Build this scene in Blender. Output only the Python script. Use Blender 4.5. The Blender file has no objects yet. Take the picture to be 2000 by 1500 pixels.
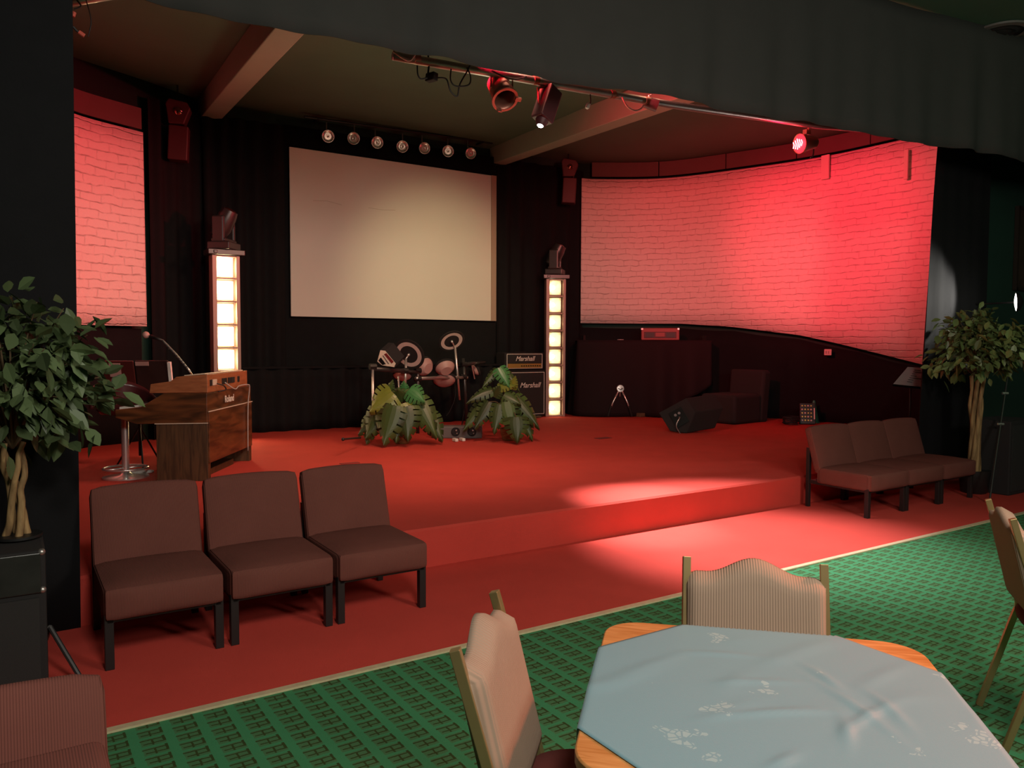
import bpy, math, random
from mathutils import Vector, Matrix
random.seed(7)
sc = bpy.context.scene
col = sc.collection
PI = math.pi
R = math.radians

# ------------------------------------------------------------------ camera
# world: x runs along the stage front, y into the stage, z up; camera stands at the origin
YAW, PIT, ROL, FPX, EYE = .5755, .0502, .0034, 1517.76, 1.52
cy_, sy_ = math.cos(YAW), math.sin(YAW)
CF = Vector((sy_*math.cos(PIT), cy_*math.cos(PIT), -math.sin(PIT)))
_r = Vector((cy_, -sy_, 0)); _u = _r.cross(CF)
CR = _r*math.cos(ROL) + _u*math.sin(ROL)
CU = _u*math.cos(ROL) - _r*math.sin(ROL)
cam = bpy.data.objects.new('camera', bpy.data.cameras.new('camera'))
col.objects.link(cam); sc.camera = cam
cam.matrix_world = Matrix.Translation((0, 0, EYE)) @ Matrix((CR, CU, -CF)).transposed().to_4x4()
cam.data.sensor_width = 36; cam.data.lens = FPX/2000*36
cam.data.clip_start = .05

# ------------------------------------------------------------------ world, exposure, lights
w = bpy.data.worlds.new('world'); sc.world = w; w.use_nodes = True
w.node_tree.nodes['Background'].inputs[0].default_value = (.5, .55, .5, 1)
w.node_tree.nodes['Background'].inputs[1].default_value = .0
sc.view_settings.view_transform = 'Standard'; sc.view_settings.look = 'None'
sc.view_settings.gamma = 1; sc.view_settings.exposure = 0; sc.view_settings.use_curve_mapping = False

def light(name, kind, loc, aim, power, color, size=.1, cone=60, blend=.5):
    d = bpy.data.lights.new(name, kind); d.energy = power; d.color = color
    if kind == 'SPOT': d.spot_size = R(cone); d.spot_blend = blend; d.shadow_soft_size = size
    elif kind == 'AREA': d.size = size
    else: d.shadow_soft_size = size
    o = bpy.data.objects.new(name, d); col.objects.link(o); o.location = loc
    if aim: o.rotation_euler = (Vector(aim)-Vector(loc)).to_track_quat('-Z', 'Y').to_euler()
    return o
RED = (1, .012, .05)
# stage: lamps on the bar behind the valance; mural fills and bounce are added
light('red_par_on_right_mural', 'SPOT', (3.0, 5.35, 3.75), (11.05, 8.0, 3.3), 1350, RED, .12, 62, 1)
light('red_par_hot_centre', 'SPOT', (3.1, 5.35, 3.75), (11.1, 7.75, 3.3), 2300, RED, .12, 30, 1)
light('red_par_on_left_mural', 'SPOT', (6.9, 5.4, 3.6), (.0, 10.0, 3.0), 1750, RED, .12, 44, 1)
light('screen_lamp', 'SPOT', (5.0, 5.6, 3.95), (6.0, 11.4, 2.35), 500, (1, .80, .43), .15, 40, 1)
light('stage_wash', 'SPOT', (3.6, 5.5, 4.1), (4.2, 8.6, .27), 330, (1, .60, .42), .25, 125, 1)
light('stage_wash_left', 'SPOT', (5.2, 5.5, 4.1), (1.8, 9.0, .27), 230, (1, .55, .32), .25, 90, 1)
light('mural_fill_right', 'SPOT', (6.0, 5.4, 4.0), (9.8, 10.4, 2.9), 480, (1, .17, .13), .3, 66, 1)  # added fill with no fixture of its own
light('mural_fill_edge', 'SPOT', (4.6, 5.35, 3.9), (11.15, 6.3, 2.8), 190, (1, .36, .30), .2, 56, 1)  # extra fill put in to brighten the right end of the mural
light('red_par_glow', 'POINT', (6.93, 5.3, 3.58), None, 7, RED, .06)
light('mural_fill_left', 'SPOT', (5.0, 5.4, 4.0), (1.1, 10.6, 2.9), 150, (1, .30, .24), .3, 44, 1)  # added fill for the left mural, no fixture
light('white_beam', 'SPOT', (4.15, 5.25, 3.35), (4.80, 4.0, 0), 1350, (1, .95, 1), .05, 48, .9)
light('white_beam_core', 'SPOT', (4.15, 5.25, 3.35), (4.38, 4.75, 0), 800, (1, .97, 1), .05, 26, 1)
light('ceiling_bounce', 'SPOT', (4.6, 7.5, 1.2), (4.6, 6.8, 4.8), 105, (.95, 1, .62), .8, 150, 1)  # stands in for light bounced up to the ceiling; no lamp here
# room: dim ceiling lamps behind and beside the camera, plus an added floor fill
light('room_lamp_near', 'AREA', (.6, -.6, 3.6), (1.4, 2.4, .4), 102, (1, .95, .84), .7)
light('room_lamp_right', 'SPOT', (4.4, .6, 2.9), (2.2, .9, .74), 560, (1, .21, .09), .15, 44, 1)
light('room_lamp_green', 'POINT', (8.2, 1.0, 4.1), None, 14, (.5, 1, .5), .25)
light('room_lamp_valance', 'AREA', (3.4, -1.6, 2.9), (5.0, 4.5, 3.0), 95, (1, .92, .80), .8)
light('floor_fill', 'SPOT', (4.8, .9, 4.2), (5.2, 2.6, 0), 250, (1, .95, .85), .3, 60, 1)  # added to brighten the green carpet on the right; no known lamp
light('room_lamp_sofas', 'SPOT', (3.2, .2, 3.4), (3.6, 4.3, .3), 120, (1, .66, .46), .4, 110, 1)
light('little_lamp_on_tree', 'SPOT', (9.22, 4.22, 2.1), (8.5, 4.7, 2.05), 80, (1, .95, .85), .05, 80, .6)

def at(px, py, x=None, y=None, z=None, d=None):
    v = CF + CR*(px-1000)/FPX - CU*(py-750)/FPX
    if x is not None: k = x/v.x
    elif y is not None: k = y/v.y
    elif z is not None: k = (z-EYE)/v.z
    else: k = d
    return Vector((0, 0, EYE)) + v*k

# ------------------------------------------------------------------ materials
def nt(m): return m.node_tree.nodes, m.node_tree.links
def mat(name, c, rough=.7, metal=0, noise=0, nscale=40, bump=0, bscale=200, rib=0, ribaxis='X', ribbump=.4,
        emit=None, estr=0, island=0, spec=.5, sheen=0):
    m = bpy.data.materials.new(name); m.use_nodes = True; n, l = nt(m); b = n['Principled BSDF']
    b.inputs['Base Color'].default_value = (*c, 1); b.inputs['Roughness'].default_value = rough
    b.inputs['Metallic'].default_value = metal; b.inputs['Specular IOR Level'].default_value = spec
    if sheen: b.inputs['Sheen Weight'].default_value = sheen
    tc = n.new('ShaderNodeTexCoord')
    if noise or island:
        src = None
        if island:
            g = n.new('ShaderNodeNewGeometry'); src = g.outputs['Random Per Island']; amt = island
        else:
            t = n.new('ShaderNodeTexNoise'); t.inputs['Scale'].default_value = nscale; t.inputs['Detail'].default_value = 4
            l.new(tc.outputs['Object'], t.inputs['Vector']); src = t.outputs[0]; amt = noise
        mx = n.new('ShaderNodeMapRange'); mx.inputs[3].default_value = 1-amt; mx.inputs[4].default_value = 1+amt
        l.new(src, mx.inputs[0])
        hv = n.new('ShaderNodeHueSaturation'); hv.inputs['Color'].default_value = (*c, 1)
        l.new(mx.outputs[0], hv.inputs['Value']); l.new(hv.outputs[0], b.inputs['Base Color'])
    hs = []
    if rib:
        wv = n.new('ShaderNodeTexWave'); wv.bands_direction = ribaxis; wv.inputs['Scale'].default_value = rib
        l.new(tc.outputs['Object'], wv.inputs['Vector']); hs.append((wv.outputs[1], ribbump))
    if bump:
        t2 = n.new('ShaderNodeTexNoise'); t2.inputs['Scale'].default_value = bscale; t2.inputs['Detail'].default_value = 3
        l.new(tc.outputs['Object'], t2.inputs['Vector']); hs.append((t2.outputs[0], bump))
    prev = None
    for h, s in hs:
        bp = n.new('ShaderNodeBump'); bp.inputs['Strength'].default_value = s; bp.inputs['Distance'].default_value = .004
        l.new(h, bp.inputs['Height'])
        if prev: l.new(prev, bp.inputs['Normal'])
        prev = bp.outputs[0]
    if prev: l.new(prev, b.inputs['Normal'])
    if emit:
        b.inputs['Emission Color'].default_value = (*emit, 1); b.inputs['Emission Strength'].default_value = estr
    return m

def wood(name, c1, c2, scale=3, axis='X', rough=.4, stretch=(1, 12, 12)):
    m = mat(name, c1, rough); n, l = nt(m); b = n['Principled BSDF']
    tc = n.new('ShaderNodeTexCoord'); mp = n.new('ShaderNodeMapping'); mp.inputs['Scale'].default_value = stretch
    t = n.new('ShaderNodeTexNoise'); t.inputs['Scale'].default_value = scale; t.inputs['Detail'].default_value = 6; t.inputs['Distortion'].default_value = .6
    r = n.new('ShaderNodeValToRGB'); r.color_ramp.elements[0].position = .35; r.color_ramp.elements[1].position = .65
    r.color_ramp.elements[0].color = (*c1, 1); r.color_ramp.elements[1].color = (*c2, 1)
    l.new(tc.outputs['Object'], mp.inputs[0]); l.new(mp.outputs[0], t.inputs['Vector']); l.new(t.outputs[0], r.inputs[0]); l.new(r.outputs[0], b.inputs['Base Color'])
    return m

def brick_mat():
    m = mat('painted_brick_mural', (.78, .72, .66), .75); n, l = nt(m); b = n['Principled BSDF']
    def M_(op, *a):
        q = n.new('ShaderNodeMath'); q.operation = op
        for i, z in enumerate(a):
            if isinstance(z, (int, float)): q.inputs[i].default_value = z
            else: l.new(z, q.inputs[i])
        return q.outputs[0]
    def noise(sc_, det=3, vec=None, scale=None):
        t = n.new('ShaderNodeTexNoise'); t.inputs['Scale'].default_value = sc_; t.inputs['Detail'].default_value = det
        l.new(vec or uv.outputs[0], t.inputs['Vector']); return t
    uv = n.new('ShaderNodeUVMap'); ns = noise(5.5, 4)
    sub = n.new('ShaderNodeVectorMath'); sub.operation = 'SUBTRACT'; sub.inputs[1].default_value = (.5, .5, .5); l.new(ns.outputs[1], sub.inputs[0])
    scl = n.new('ShaderNodeVectorMath'); scl.operation = 'SCALE'; scl.inputs['Scale'].default_value = .07; l.new(sub.outputs[0], scl.inputs[0])
    add = n.new('ShaderNodeVectorMath'); l.new(uv.outputs[0], add.inputs[0]); l.new(scl.outputs[0], add.inputs[1])
    sp = n.new('ShaderNodeSeparateXYZ'); l.new(add.outputs[0], sp.inputs[0])
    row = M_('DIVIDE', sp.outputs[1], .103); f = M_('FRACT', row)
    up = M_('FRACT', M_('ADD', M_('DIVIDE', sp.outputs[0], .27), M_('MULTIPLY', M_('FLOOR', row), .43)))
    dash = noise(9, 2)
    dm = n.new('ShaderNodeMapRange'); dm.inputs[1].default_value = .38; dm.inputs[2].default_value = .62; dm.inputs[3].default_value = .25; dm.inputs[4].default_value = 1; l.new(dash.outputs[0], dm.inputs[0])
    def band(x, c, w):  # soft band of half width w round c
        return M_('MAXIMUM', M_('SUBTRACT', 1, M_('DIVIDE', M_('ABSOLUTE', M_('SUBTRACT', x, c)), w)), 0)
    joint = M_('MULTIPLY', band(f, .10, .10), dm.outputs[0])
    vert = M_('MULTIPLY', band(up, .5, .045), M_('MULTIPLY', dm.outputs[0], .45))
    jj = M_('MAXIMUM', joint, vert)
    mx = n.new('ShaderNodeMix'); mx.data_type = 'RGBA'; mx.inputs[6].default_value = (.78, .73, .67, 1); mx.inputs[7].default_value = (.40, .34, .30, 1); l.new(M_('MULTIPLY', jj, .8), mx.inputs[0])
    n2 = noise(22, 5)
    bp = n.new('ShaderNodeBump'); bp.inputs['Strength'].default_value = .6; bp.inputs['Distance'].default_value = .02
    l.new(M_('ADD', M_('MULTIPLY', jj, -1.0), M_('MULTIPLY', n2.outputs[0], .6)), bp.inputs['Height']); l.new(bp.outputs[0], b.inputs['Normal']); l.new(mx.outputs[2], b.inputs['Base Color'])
    return m

def carpet_green():
    m = mat('green_carpet', (.03, .2, .08), .95, bump=.5, bscale=350, spec=.15); n, l = nt(m); b = n['Principled BSDF']
    tc = n.new('ShaderNodeTexCoord'); sp = n.new('ShaderNodeSeparateXYZ')
    nz = n.new('ShaderNodeTexNoise'); nz.inputs['Scale'].default_value = 60; l.new(tc.outputs['Object'], nz.inputs['Vector'])
    sb = n.new('ShaderNodeVectorMath'); sb.operation = 'SUBTRACT'; sb.inputs[1].default_value = (.5, .5, .5); l.new(nz.outputs[1], sb.inputs[0])
    sl = n.new('ShaderNodeVectorMath'); sl.operation = 'SCALE'; sl.inputs['Scale'].default_value = .006; l.new(sb.outputs[0], sl.inputs[0])
    ad = n.new('ShaderNodeVectorMath'); l.new(tc.outputs['Object'], ad.inputs[0]); l.new(sl.outputs[0], ad.inputs[1]); l.new(ad.outputs[0], sp.inputs[0])
    def M_(op, a, b_=None, c_=None):
        q = n.new('ShaderNodeMath'); q.operation = op
        for i, v in enumerate((a, b_, c_)):
            if v is None: continue
            if isinstance(v, (int, float)): q.inputs[i].default_value = v
            else: l.new(v, q.inputs[i])
        return q.outputs[0]
    colx = M_('DIVIDE', sp.outputs[0], .125); u = M_('FRACT', colx)
    stag = M_('MULTIPLY', M_('FLOOR', colx), .37)
    v = M_('FRACT', M_('ADD', M_('DIVIDE', sp.outputs[1], .075), stag))
    def rng(a, lo, hi): return M_('MULTIPLY', M_('GREATER_THAN', a, lo), M_('LESS_THAN', a, hi))
    def rect(u0, u1, v0, v1): return M_('MULTIPLY', rng(u, u0, u1), rng(v, v0, v1))
    s = rect(.08, .74, .70, .80)
    for q in (rect(.16, .80, .30, .40), rect(.40, .46, .14, .72), rect(.72, .80, .34, .96)): s = M_('MAXIMUM', s, q)
    soft = rect(.1, .8, .1, .9)
    mx = n.new('ShaderNodeMix'); mx.data_type = 'RGBA'; mx.inputs[6].default_value = (.048, .215, .092, 1); mx.inputs[7].default_value = (.060, .155, .065, 1); l.new(soft, mx.inputs[0])
    m2 = n.new('ShaderNodeMix'); m2.data_type = 'RGBA'; l.new(mx.outputs[2], m2.inputs[6]); m2.inputs[7].default_value = (.035, .055, .015, 1); l.new(s, m2.inputs[0])
    l.new(m2.outputs[2], b.inputs['Base Color'])
    return m

def damask():
    m = mat('blue_green_damask', (.20, .33, .36), .5, bump=.12, bscale=500); n, l = nt(m); b = n['Principled BSDF']
    tc = n.new('ShaderNodeTexCoord')
    v = n.new('ShaderNodeTexVoronoi'); v.inputs['Scale'].default_value = 6.5; v.inputs['Randomness'].default_value = .45
    l.new(tc.outputs['Object'], v.inputs['Vector'])
    ns = n.new('ShaderNodeTexVoronoi'); ns.inputs['Scale'].default_value = 55; ns.feature = 'DISTANCE_TO_EDGE'
    l.new(tc.outputs['Object'], ns.inputs['Vector'])
    n3 = n.new('ShaderNodeTexNoise'); n3.inputs['Scale'].default_value = 26; n3.inputs['Detail'].default_value = 2; l.new(tc.outputs['Object'], n3.inputs['Vector'])
    def M_(op, a, b_):
        q = n.new('ShaderNodeMath'); q.operation = op
        for i, z in enumerate((a, b_)):
            if isinstance(z, (int, float)): q.inputs[i].default_value = z
            else: l.new(z, q.inputs[i])
        return q.outputs[0]
    near = M_('LESS_THAN', M_('ADD', v.outputs['Distance'], M_('MULTIPLY', M_('SUBTRACT', n3.outputs[0], .5), .75)), .27)
    petal = M_('GREATER_THAN', ns.outputs['Distance'], .09)
    f = M_('MULTIPLY', M_('MULTIPLY', near, petal), .55)
    mx = n.new('ShaderNodeMix'); mx.data_type = 'RGBA'; mx.inputs[6].default_value = (.175, .32, .37, 1); mx.inputs[7].default_value = (.36, .50, .50, 1)
    l.new(f, mx.inputs[0]); l.new(mx.outputs[2], b.inputs['Base Color'])
    return m

MT = dict(
    red=mat('red_carpet', (.54, .062, .046), .95, noise=.12, nscale=3, bump=.6, bscale=320, spec=.12),
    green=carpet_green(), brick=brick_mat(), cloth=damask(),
    gold=mat('brass_strip', (.80, .66, .42), .4, .4, noise=.2, nscale=30),
    blackcloth=mat('black_drape', (.0085, .0085, .0095), .9, noise=.2, nscale=8, bump=.3, bscale=90, spec=.2),
    valance=mat('charcoal_valance', (.045, .045, .042), .9, noise=.08, nscale=5, bump=.2, bscale=120, spec=.2),
    greenwall=mat('dark_green_paint', (.015, .05, .035), .7, noise=.15, nscale=2, bump=.2, bscale=40),
    ceil=mat('dark_ceiling_paint', (.085, .125, .08), .8, noise=.15, nscale=2, bump=.2, bscale=30),
    ceilroom=mat('green_ceiling_paint', (.05, .12, .075), .8, noise=.15, nscale=1.5),
    beam=mat('beige_beam_paint', (.25, .27, .20), .8, noise=.08, nscale=4),
    soffit=mat('brown_board', (.10, .065, .055), .8, noise=.1, nscale=5),
    screen=mat('projection_cloth', (.74, .71, .62), .7, noise=.03, nscale=2, bump=.05, bscale=60),
    sofa=mat('brown_corduroy', (.165, .058, .045), .95, noise=.12, nscale=6, rib=55, ribaxis='X', ribbump=.5, spec=.15),
    chair=mat('tan_corduroy', (.34, .24, .175), .9, noise=.06, nscale=8, rib=42, ribaxis='X', ribbump=.4, spec=.2),
    seatred=mat('maroon_upholstery', (.14, .035, .03), .9, spec=.2),
    goldpaint=mat('gold_painted_steel', (.34, .25, .11), .38, .65, noise=.1, nscale=20),
    black=mat('black_paint', (.012, .012, .012), .45), blackmat=mat('matt_black', (.014, .012, .012), .85, bump=.2, bscale=150),
    grille=mat('black_grille_cloth', (.02, .02, .019), .8, bump=.6, bscale=600),
    chrome=mat('chrome', (.85, .83, .80), .28, .85), steel=mat('galvanised_steel', (.50, .46, .44), .38, .85, noise=.15, nscale=12),
    darkmetal=mat('dark_metal', (.08, .075, .075), .35, .7), white=mat('white_plastic', (.72, .68, .63), .5),
    ring=mat('pale_pad_rubber', (.62, .50, .46), .6), pink=mat('pinkish_shell', (.55, .33, .30), .5),
    cream=mat('cream_lacquer', (.62, .52, .42), .5, noise=.05, nscale=10), red2=mat('red_display', (.15, .01, .01), .3),
    lacquer=mat('glossy_black', (.01, .008, .009), .12), redcase=mat('red_vinyl', (.28, .05, .05), .5), brownseat=mat('dark_red_vinyl', (.06, .012, .014), .25),
    orgwood=wood('dark_walnut_veneer', (.045, .018, .007), (.16, .055, .018), 2.2, rough=.32, stretch=(1.2, 1.2, 7)),
    orgleg=wood('dark_teak_veneer', (.040, .020, .008), (.10, .050, .020), 4, rough=.45, stretch=(9, 9, 1)),
    modwood=wood('light_teak_veneer', (.26, .085, .030), (.36, .13, .050), 3, rough=.4, stretch=(2, 2, 10)),
    tabletop=wood('orange_oak_veneer', (.42, .17, .045), (.60, .29, .10), 3.2, rough=.35, stretch=(2.2, 15, 15)),
    leaf=mat('ficus_leaf', (.13, .17, .055), .45, island=.55), leafL=mat('dark_ficus_leaf', (.085, .125, .05), .5, island=.55),
    monst=mat('monstera_leaf', (.045, .082, .020), .42, island=.5), monsty=mat('yellow_green_monstera_leaf', (.16, .20, .03), .35, noise=.2, nscale=15),
    monstg=mat('fresh_green_leaf', (.05, .20, .06), .35, noise=.2, nscale=15),
    bark=wood('tan_bark', (.16, .09, .035), (.38, .24, .10), 5, rough=.8, stretch=(8, 8, 1)), twig=mat('brown_twig', (.12, .075, .035), .8),
    basket=mat('wicker', (.32, .15, .04), .6, rib=30, ribaxis='Z', ribbump=1), soil=mat('dark_soil', (.02, .012, .008), .95),
    lampglow=mat('lit_lamp', (1, .9, .7), .5, emit=(1, .78, .42), estr=9), lampdim=mat('lit_reflector', (.8, .7, .5), .4, emit=(1, .66, .32), estr=.35),
    lampframe=mat('pinkish_aluminium', (.36, .24, .20), .45, .3), bulbhot=mat('hot_bulb', (1, .9, .7), .5, emit=(1, .80, .5), estr=22),
    bulbsoft=mat('soft_bulb', (1, .9, .7), .5, emit=(1, .80, .5), estr=16),
    redled=mat('red_led', (1, .1, .1), .5, emit=(1, .01, .03), estr=2.2), whitered=mat('bright_led', (1, .6, .6), .5, emit=(1, .45, .48), estr=2.5),
    whiteled=mat('white_lens', (1, 1, 1), .3, emit=(.9, .95, 1), estr=14), smalllamp=mat('small_lamp_glow', (1, 1, 1), .3, emit=(1, .97, .85), estr=7),
    paper=mat('paper', (.88, .82, .78), .8, noise=.04, nscale=20), ink=mat('ink', (.10, .08, .08), .8), ivory=mat('ivory_logo', (.8, .76, .68), .5),
    amber=mat('brass_panel', (.55, .36, .10), .35, .5), dullcase=mat('reddish_black_metal', (.075, .018, .022), .5, .2),
    cone=mat('green_plastic', (.03, .22, .14), .5), maroonbag=mat('glossy_maroon_vinyl', (.09, .018, .016), .25), counter=mat('black_purple_cloth', (.016, .0095, .011), .85, bump=.2, bscale=120, spec=.2),
    copper=mat('coppery_paint', (.42, .18, .13), .4, .6), cablered=mat('pale_cable', (.55, .35, .32), .5), blackcable=mat('black_rubber_cable', (.012, .012, .012), .6),
    lens=mat('dark_lens_glass', (.3, .12, .10), .08, .9), brownwood=wood('drab_wood', (.10, .06, .03), (.16, .10, .05), 5, rough=.7),
    greencloth=mat('green_curtain_cloth', (.02, .13, .08), .85), frame=mat('dark_picture_frame', (.03, .018, .012), .5), picture=mat('dark_brown_picture', (.05, .03, .02), .6, noise=.5, nscale=5),
)

# ------------------------------------------------------------------ mesh helpers
class MB:
    def __init__(s): s.v = []; s.f = []; s.uv = None
    def add(s, vs, fs, m=None):
        o = len(s.v)
        s.v += [(m @ Vector(v)) if m else Vector(v) for v in vs]; s.f += [tuple(o+i for i in f) for f in fs]; return s
    def box(s, c, d, m=None, taper=1):
        x, y, z = [q/2 for q in d]; cx, cy, cz = c
        vs = [(cx+i*x*(taper if k > 0 else 1), cy+j*y*(taper if k > 0 else 1), cz+k*z) for k in (-1, 1) for j in (-1, 1) for i in (-1, 1)]
        return s.add(vs, [(0, 2, 3, 1), (4, 5, 7, 6), (0, 1, 5, 4), (2, 6, 7, 3), (0, 4, 6, 2), (1, 3, 7, 5)], m)
    def bar(s, a, b, w, h=None):        # rectangular bar
        return s.tube([a, b], [w/2*1.4142, w/2*1.4142], 4, tw=PI/4) if h is None else s.tube([a, b], w/2, 4)
    def tube(s, pts, r, n=10, tw=0, cap=True):
        pts = [Vector(p) for p in pts]; k = len(pts); rs = r if isinstance(r, (list, tuple)) else [r]*k
        vs = []; fs = []; up = None
        for i, p in enumerate(pts):
            t = (pts[min(i+1, k-1)]-pts[max(i-1, 0)]).normalized()
            if up is None: up = Vector((0, 0, 1)) if abs(t.z) < .9 else Vector((0, 1, 0))
            a = up.cross(t)
            if a.length < 1e-4: a = Vector((1, 0, 0)).cross(t)
            a.normalize(); b = t.cross(a); up = b
            for j in range(n):
                q = 2*PI*j/n+tw; vs.append(p+a*math.cos(q)*rs[i]+b*math.sin(q)*rs[i])
        for i in range(k-1):
            for j in range(n): fs.append((i*n+j, i*n+(j+1) % n, (i+1)*n+(j+1) % n, (i+1)*n+j))
        if cap: fs += [tuple(range(n))[::-1], tuple((k-1)*n+j for j in range(n))]
        return s.add(vs, fs)
    def lathe(s, prof, n=24, m=None, cap=True):
        vs = []; fs = []; k = len(prof)
        for r, z in prof:
            for j in range(n): vs.append((r*math.cos(2*PI*j/n), r*math.sin(2*PI*j/n), z))
        for i in range(k-1):
            for j in range(n): fs.append((i*n+j, i*n+(j+1) % n, (i+1)*n+(j+1) % n, (i+1)*n+j))
        if cap: fs += [tuple(range(n))[::-1], tuple((k-1)*n+j for j in range(n))]
        return s.add(vs, fs, m)
    def prism(s, poly, off, m=None):    # poly: 3d points, off: extrusion vector
        k = len(poly); off = Vector(off); vs = [Vector(p) for p in poly]+[Vector(p)+off for p in poly]
        return s.add(vs, [tuple(range(k))[::-1], tuple(range(k, 2*k))]+[(i, (i+1) % k, k+(i+1) % k, k+i) for i in range(k)], m)
    def grid(s, fn, nu, nv, uv=None):
        o = len(s.v)
        for j in range(nv+1):
            for i in range(nu+1): s.v.append(Vector(fn(i/nu, j/nv)))
        for j in range(nv):
            for i in range(nu): a = o+j*(nu+1)+i; s.f.append((a, a+1, a+nu+2, a+nu+1))
        if uv: s.uv = {o+j*(nu+1)+i: uv(i/nu, j/nv) for j in range(nv+1) for i in range(nu+1)}
        return s
    def ball(s, c, r, n=12, sq=(1, 1, 1)):
        prof = [(max(1e-4, math.sin(PI*i/8))*r, -math.cos(PI*i/8)*r) for i in range(9)]
        return s.lathe(prof, n, Matrix.Translation(c) @ Matrix.Diagonal((*sq, 1)))

def obj(name, mb, m, parent=None, smooth=False, bevel=0, solid=0, sub=0, world=False, seg=2):
    me = bpy.data.meshes.new(name); off = Vector((0, 0, 0))
    if world and parent: off = wloc(parent)
    elif parent is None: pass
    me.from_pydata([tuple(Vector(v)-off) for v in mb.v], [], mb.f); me.materials.append(m)
    if mb.uv:
        ul = me.uv_layers.new(name='UVMap')
        for lp in me.loops: ul.data[lp.index].uv = mb.uv[lp.vertex_index]
    if smooth:
        me.polygons.foreach_set('use_smooth', [True]*len(me.polygons))
        if smooth == 'auto': me.set_sharp_from_angle(angle=R(40))
    me.update(); o = bpy.data.objects.new(name, me); col.objects.link(o)
    if parent: o.parent = parent
    if solid: q = o.modifiers.new('solid', 'SOLIDIFY'); q.thickness = solid; q.offset = 0
    if bevel: q = o.modifiers.new('bevel', 'BEVEL'); q.width = bevel; q.segments = seg; q.limit_method = 'ANGLE'
    if sub: q = o.modifiers.new('sub', 'SUBSURF'); q.levels = q.render_levels = sub
    return o
def wloc(o):
    v = Vector(o.location)
    return v + wloc(o.parent) if o.parent else v
def thing(name, label, cat, loc=(0, 0, 0), rz=0, group=None):
    o = bpy.data.objects.new(name, None); col.objects.link(o); o.location = loc; o.rotation_euler = (0, 0, rz); o.empty_display_size = .1
    o['label'] = label; o['category'] = cat
    if group: o['group'] = group
    return o
def tag(o, label, cat, group=None, kind=None):
    o['label'] = label; o['category'] = cat
    if group: o['group'] = group
    if kind: o['kind'] = kind
    return o
def struct(name, mb, m, parent=None, **k):
    o = obj(name, mb, m, parent, **k); o['kind'] = 'structure'; return o
def dup(root, loc, rz, label):
    r = root.copy(); col.objects.link(r); r.location = loc; r.rotation_euler = (0, 0, rz); r['label'] = label
    for ch in list(root.children):
        c = ch.copy(); col.objects.link(c); c.parent = r
        for g in list(ch.children):
            d = g.copy(); col.objects.link(d); d.parent = c
    return r
def text(name, s, size, mtx, m, parent, shear=0, ext=.001, bold=0):
    cu = bpy.data.curves.new(name, 'FONT'); cu.body = s; cu.size = size; cu.shear = shear; cu.extrude = ext; cu.offset = bold
    cu.align_x = 'CENTER'; cu.align_y = 'CENTER'
    t = bpy.data.objects.new(name, cu); col.objects.link(t)
    bpy.context.view_layer.update()
    me = bpy.data.meshes.new_from_object(t.evaluated_get(bpy.context.evaluated_depsgraph_get()))
    bpy.data.objects.remove(t); me.transform(mtx); me.materials.clear(); me.materials.append(m)
    o = bpy.data.objects.new(name, me); col.objects.link(o); o.parent = parent; return o
def aim(loc, d, roll=0):               # matrix whose +Z points along d
    return Matrix.Translation(loc) @ Vector(d).to_track_quat('Z', 'Y').to_matrix().to_4x4() @ Matrix.Rotation(roll, 4, 'Z')
def basis(loc, x, z):                  # matrix with X along x, Z along z
    x = Vector(x).normalized(); z = Vector(z); z = (z-x*z.dot(x)).normalized(); y = z.cross(x)
    return Matrix.Translation(loc) @ Matrix((x, y, z)).transposed().to_4x4()
def curve(pts, n=8):
    P = [Vector(p) for p in pts]; out = []
    for i in range(len(P)-1):
        a, b, c, d = P[max(i-1, 0)], P[i], P[i+1], P[min(i+2, len(P)-1)]
        for k in range(n):
            t = k/n; out.append(.5*((2*b)+(c-a)*t+(2*a-5*b+4*c-d)*t*t+(3*b-a-3*c+d)*t**3))
    return out+[P[-1]]

# ------------------------------------------------------------------ room shell
ZS = .27                               # stage height
TS = 4.71                              # stage front
struct('floor', MB().box((4, -.325, -.05), (16, 7.35, .1)), MT['green'])
struct('floor_red_carpet', MB().box((4, 4.05, -.05), (16, 1.36, .1)), MT['red'])
struct('floor_stage', MB().prism([(-3, TS+.015, ZS), (-3, TS, ZS-.015), (-3, TS, -.1), (-3, 12.2, -.1), (-3, 12.2, ZS)], (15.5, 0, 0)), MT['red'])
g = MB(); g.box((4, 3.35, .003), (16, .030, .012)); g.box((4, 3.372, .002), (16, .014, .008)); struct('trim_1', g, MT['gold'])
struct('wall_back', MB().box((5, 11.75, 2.4), (16, .2, 5.2)), MT['greenwall'])
struct('wall_left', MB().box((-3.1, 3.9, 2.4), (.2, 15.8, 5.2)), MT['greenwall'])
struct('wall_right', MB().box((12.35, 3.9, 2.4), (.2, 15.8, 5.2)), MT['greenwall'])
struct('wall_front', MB().box((4.7, -4.1, 2.4), (16, .2, 5.2)), MT['greenwall'])
struct('ceiling', MB().box((4.7, 8.35, 4.95), (16, 6.9, .1)), MT['ceil'])
struct('ceiling_room', MB().box((4.7, .45, 4.75), (16, 8.9, .1)), MT['ceilroom'])
for i, (x0, x1, f0, f1) in enumerate([(2.18, 2.48, 2.30, 2.56), (6.9, 7.2, 7.05, 7.28)]):
    struct('ceiling_beam', MB().prism([(x0, 5.1, 4.5), (x1, 5.1, 4.5), (f1, 11.6, 4.62), (f0, 11.6, 4.62)], (0, 0, .34)), MT['beam'], bevel=.01)
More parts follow.
